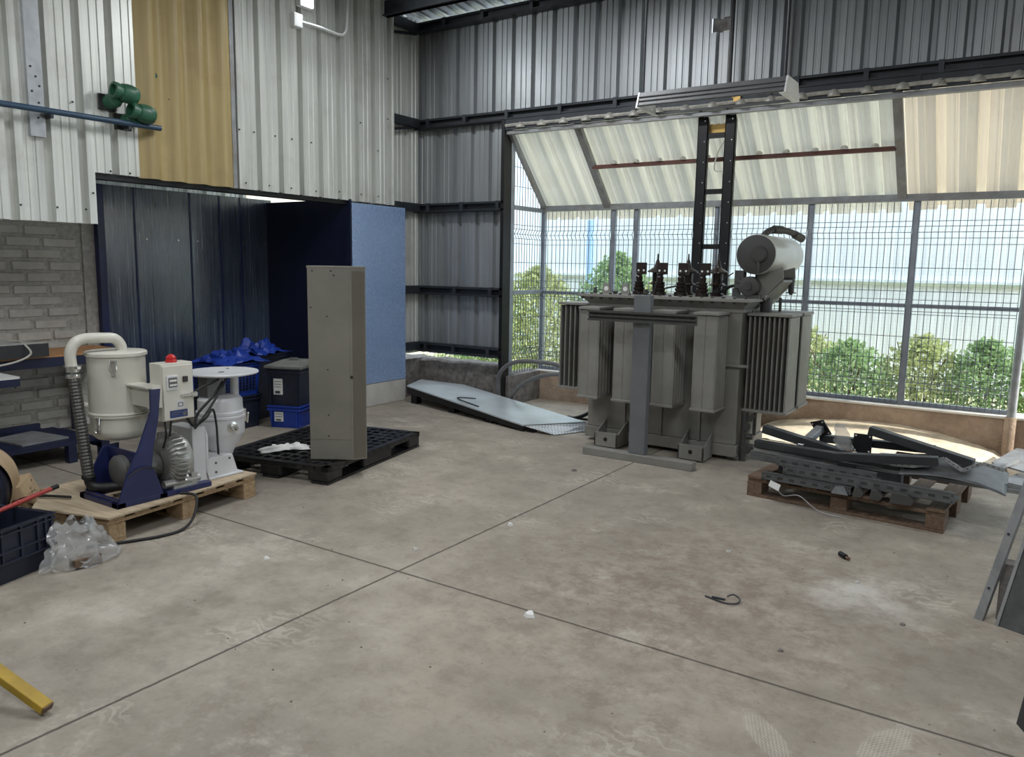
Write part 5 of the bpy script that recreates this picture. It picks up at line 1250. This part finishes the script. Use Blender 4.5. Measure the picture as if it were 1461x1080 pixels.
m = MB(); m.tube([(-1.30, 5.09, .12), (-1.25, 5.08, .06), (-1.15, 5.07, .08), (-1.06, 5.05, .03), (-.98, 5.02, .006), (-.88, 5.0, .006)], .0035, 6); build(m, 'cord', 'galv_dull', T, smooth=50)
m = MB(); m.prism([(-1.335, 5.085, .145), (-1.27, 5.08, .125), (-1.28, 5.07, .085), (-1.345, 5.075, .11)], (.004, -.003, .002)); build(m, 'tag', 'paper', T)
for i, (p, lb) in enumerate((([(-.17, 6.95, .06), (-.02, 7.45, .10), (.08, 7.4, .10), (.06, 6.75, .06)], 'grey flat sheet lying on the floor by the foot of the round post'), ([(-.10, 6.55, .015), (.02, 6.9, .02), (.25, 6.8, .02), (.2, 6.4, .015)], 'smaller grey plate lying in front of the round post'))):
    m = MB(); m.prism(p, (0, 0, .012)); build(m, 'metal_plate', 'galv_dull', label=lb, cat='plate')
m = MB(); m.bar((-.35, 6.2, .06), (-.02, 7.0, .10), .06, .03); build(m, 'steel_strip', 'galv_dull', label='grey strip lying on the floor between scrap pile and round post', cat='strip')

# leaning profiles at the right edge
def lean(x, z, k): return x+k*z
T = thing('metal_channel', 'galvanised channel leaning at the right edge nearest the scrap pallet', 'channel', (-.06, 3.85, 0))
def prof(pts, z0, z1, k, ky=0.0): return [[(px_+k*z, py_+ky*z, z) for px_, py_ in pts] for z in (z0, z1)]
m = MB(); m.rings(prof([(-.100, 3.860), (-.068, 3.846), (-.058, 3.866), (-.063, 3.869), (-.071, 3.852), (-.096, 3.864)], 0, 1.9, .20, .06)); build(m, 'web', 'galv_dull', T)
m = MB()
for z in (.15, .4, .65, .9, 1.2, 1.5): m.lathe((-.086+.2*z, 3.853+.06*z, z), (-.3, -.9, 0), [(0, .006), (.004, .005)], 8)
build(m, 'screws', 'girt_steel', T)
m = MB(); m.box(-.02, .06, 3.90, 3.98, .0, .26); build(m, 'wood_block', 'stone_dark', bevel=.003, label='small dark block behind the leaning channel', cat='block')
T = thing('metal_sheet', 'wide dark grey sheet leaning at the right edge beside the channel', 'sheet', (.05, 3.82, 0))
m = MB(); m.rings(prof([(-.012, 3.835), (.085, 3.797), (.30, 3.70), (.305, 3.712), (.09, 3.81), (-.008, 3.848)], 0, 2.0, .17, .05)); build(m, 'face', 'tray_steel', T)
m = MB(); m.rings(prof([(-.020, 3.832), (-.008, 3.826), (-.002, 3.842), (-.014, 3.850)], 0, 2.0, .17, .05)); build(m, 'edge_flange', 'galv', T)
m = MB(); m.rings(prof([(.076, 3.0), (.11, 2.93), (.35, 3.0), (.33, 3.06)], 0, 1.6, .12, .02)); build(m, 'metal_sheet', 'beam_grey', label='dark profile at the very right edge near the floor joint', cat='sheet')
# litter on the floor
m = MB(); m.tube([(-1.15, 3.38, .005), (-1.05, 3.355, .006), (-1.0, 3.375, .008), (-1.0, 3.42, .012), (-1.035, 3.435, .02), (-1.06, 3.42, .01)], .0035, 6); m.bar((-1.12, 3.39, .004), (-1.06, 3.395, .004), .014, .005)
build(m, 'wire_loop', 'girt_steel', smooth=50, label='bent loop of wire lying on the open floor', cat='wire')
T = thing('bolt_anchor', 'small dark metal plug lying on the floor below the right pallet', 'bolt', (-.72, 4.29, 0))
m = MB(); m.cyl((-.745, 4.315, .014), (-.71, 4.28, .014), .014, 12); build(m, 'sleeve', 'black_steel', T, smooth=40)
m = MB(); m.cyl((-.71, 4.28, .013), (-.688, 4.26, .012), .006, 8); m.cyl((-.697, 4.268, .012), (-.692, 4.263, .012), .010, 6); build(m, 'thread', 'old_wood', T, smooth=40)
def chip(x, y, s, label, mat, seed):
    m = MB(); r = random.Random(seed); n = 6; a0 = r.random()*6
    p = [(x+s*r.uniform(.5, 1)*cos(a0+2*pi*i/n), y+s*r.uniform(.4, 1)*sin(a0+2*pi*i/n)) for i in range(n)]
    m.rings([[(a, b, .001) for a, b in p], [(x+(a-x)*.7, y+(b-y)*.7, s*r.uniform(.3, .6)) for a, b in p]]); build(m, 'floor_scrap', mat, label=label, cat='scrap', group='scraps on the floor')
chip(-3.155, 2.507, .022, 'white scrap on the floor left of the joint crossing', 'paper', 1)
chip(-1.70, 2.73, .035, 'white flake on the floor beside the long joint', 'paper', 2)
chip(-2.44, 3.68, .030, 'pale chip on the floor in the middle of the room', 'paper', 3)
chip(-1.25, 4.02, .022, 'pale pebble on the floor right of the room centre', 'plaster', 4)
chip(-2.75, 5.0, .03, 'thin dark litter on the floor before the steel stand', 'stone_dark', 5)
chip(-2.62, 3.05, .025, 'light crumb on the joint crossing', 'plaster', 6)
chip(-.72, 3.05, .02, 'dark crumb on the floor near the bottom right', 'stone_dark', 7)
chip(-.35, 3.6, .018, 'dark crumb on the floor before the leaning channel', 'stone_dark', 8)
chip(-.60, 3.98, .02, 'pale crumb on the floor below the small dark plug', 'plaster', 9)
m = MB(); r = random.Random(21)
for k in range(110):
    x = r.uniform(-4.2, .2); y = r.uniform(1.2, 5.4); s = r.uniform(.002, .006)
    m.add([(x-s, y-s, 0), (x+s, y-s*.6, 0), (x, y+s, 0), (x, y, s)], [(0, 1, 3), (1, 2, 3), (2, 0, 3)])
build(m, 'grit', 'stone_dark', label='tiny grit scattered over the concrete floor', cat='grit', kind='stuff')

# ================================================================== LIGHT
W = bpy.data.worlds.new('world'); SC.world = W; W.use_nodes = True
bg = W.node_tree.nodes['Background']
bg.inputs['Color'].default_value = (0.80, 0.90, 1.0, 1); bg.inputs['Strength'].default_value = 3.0
def light(kind, name, loc, energy, color=(1, 1, 1), rot=None, **kw):
    d = bpy.data.lights.new(name, kind); d.energy = energy; d.color = color
    for k, v in kw.items(): setattr(d, k, v)
    o = bpy.data.objects.new(name, d); COL.objects.link(o); o.location = loc
    if rot is not None: o.rotation_euler = rot
    return o
sun = light('SUN', 'sun', (0, 0, 20), 6.0, (1.0, 0.95, 0.86), angle=0.02)
sd = Vector((-.86, -.04, -.51)).normalized(); sun.rotation_euler = sd.to_track_quat('-Z', 'Y').to_euler()
# unseen area lights added to brighten the hall, and the wall floodlight
for i, (x, y, e) in enumerate(((-3.6, 4.9, 62), (-3.4, 1.7, 42), (-0.2, 2.4, 60), (-2.4, -1.2, 50), (0.8, -.6, 50))):
    light('AREA', 'hall_fill_light', (x, y, 3.95), e, (.96, .98, 1.0), (0, 0, 0), shape='RECTANGLE', size=1.2, size_y=.35)
light('AREA', 'flood', (-5.70, 5.18, 3.84), 18, (.92, .97, 1), (0, radians(-70), 0), shape='RECTANGLE', size=.10, size_y=.14)

SC.view_settings.view_transform = 'Standard'; SC.view_settings.look = 'None'
SC.view_settings.exposure = 0.0; SC.view_settings.gamma = 1.0; SC.view_settings.use_curve_mapping = False
SC.cycles.use_denoising = True
SC.cycles.max_bounces = 8; SC.cycles.transparent_max_bounces = 12
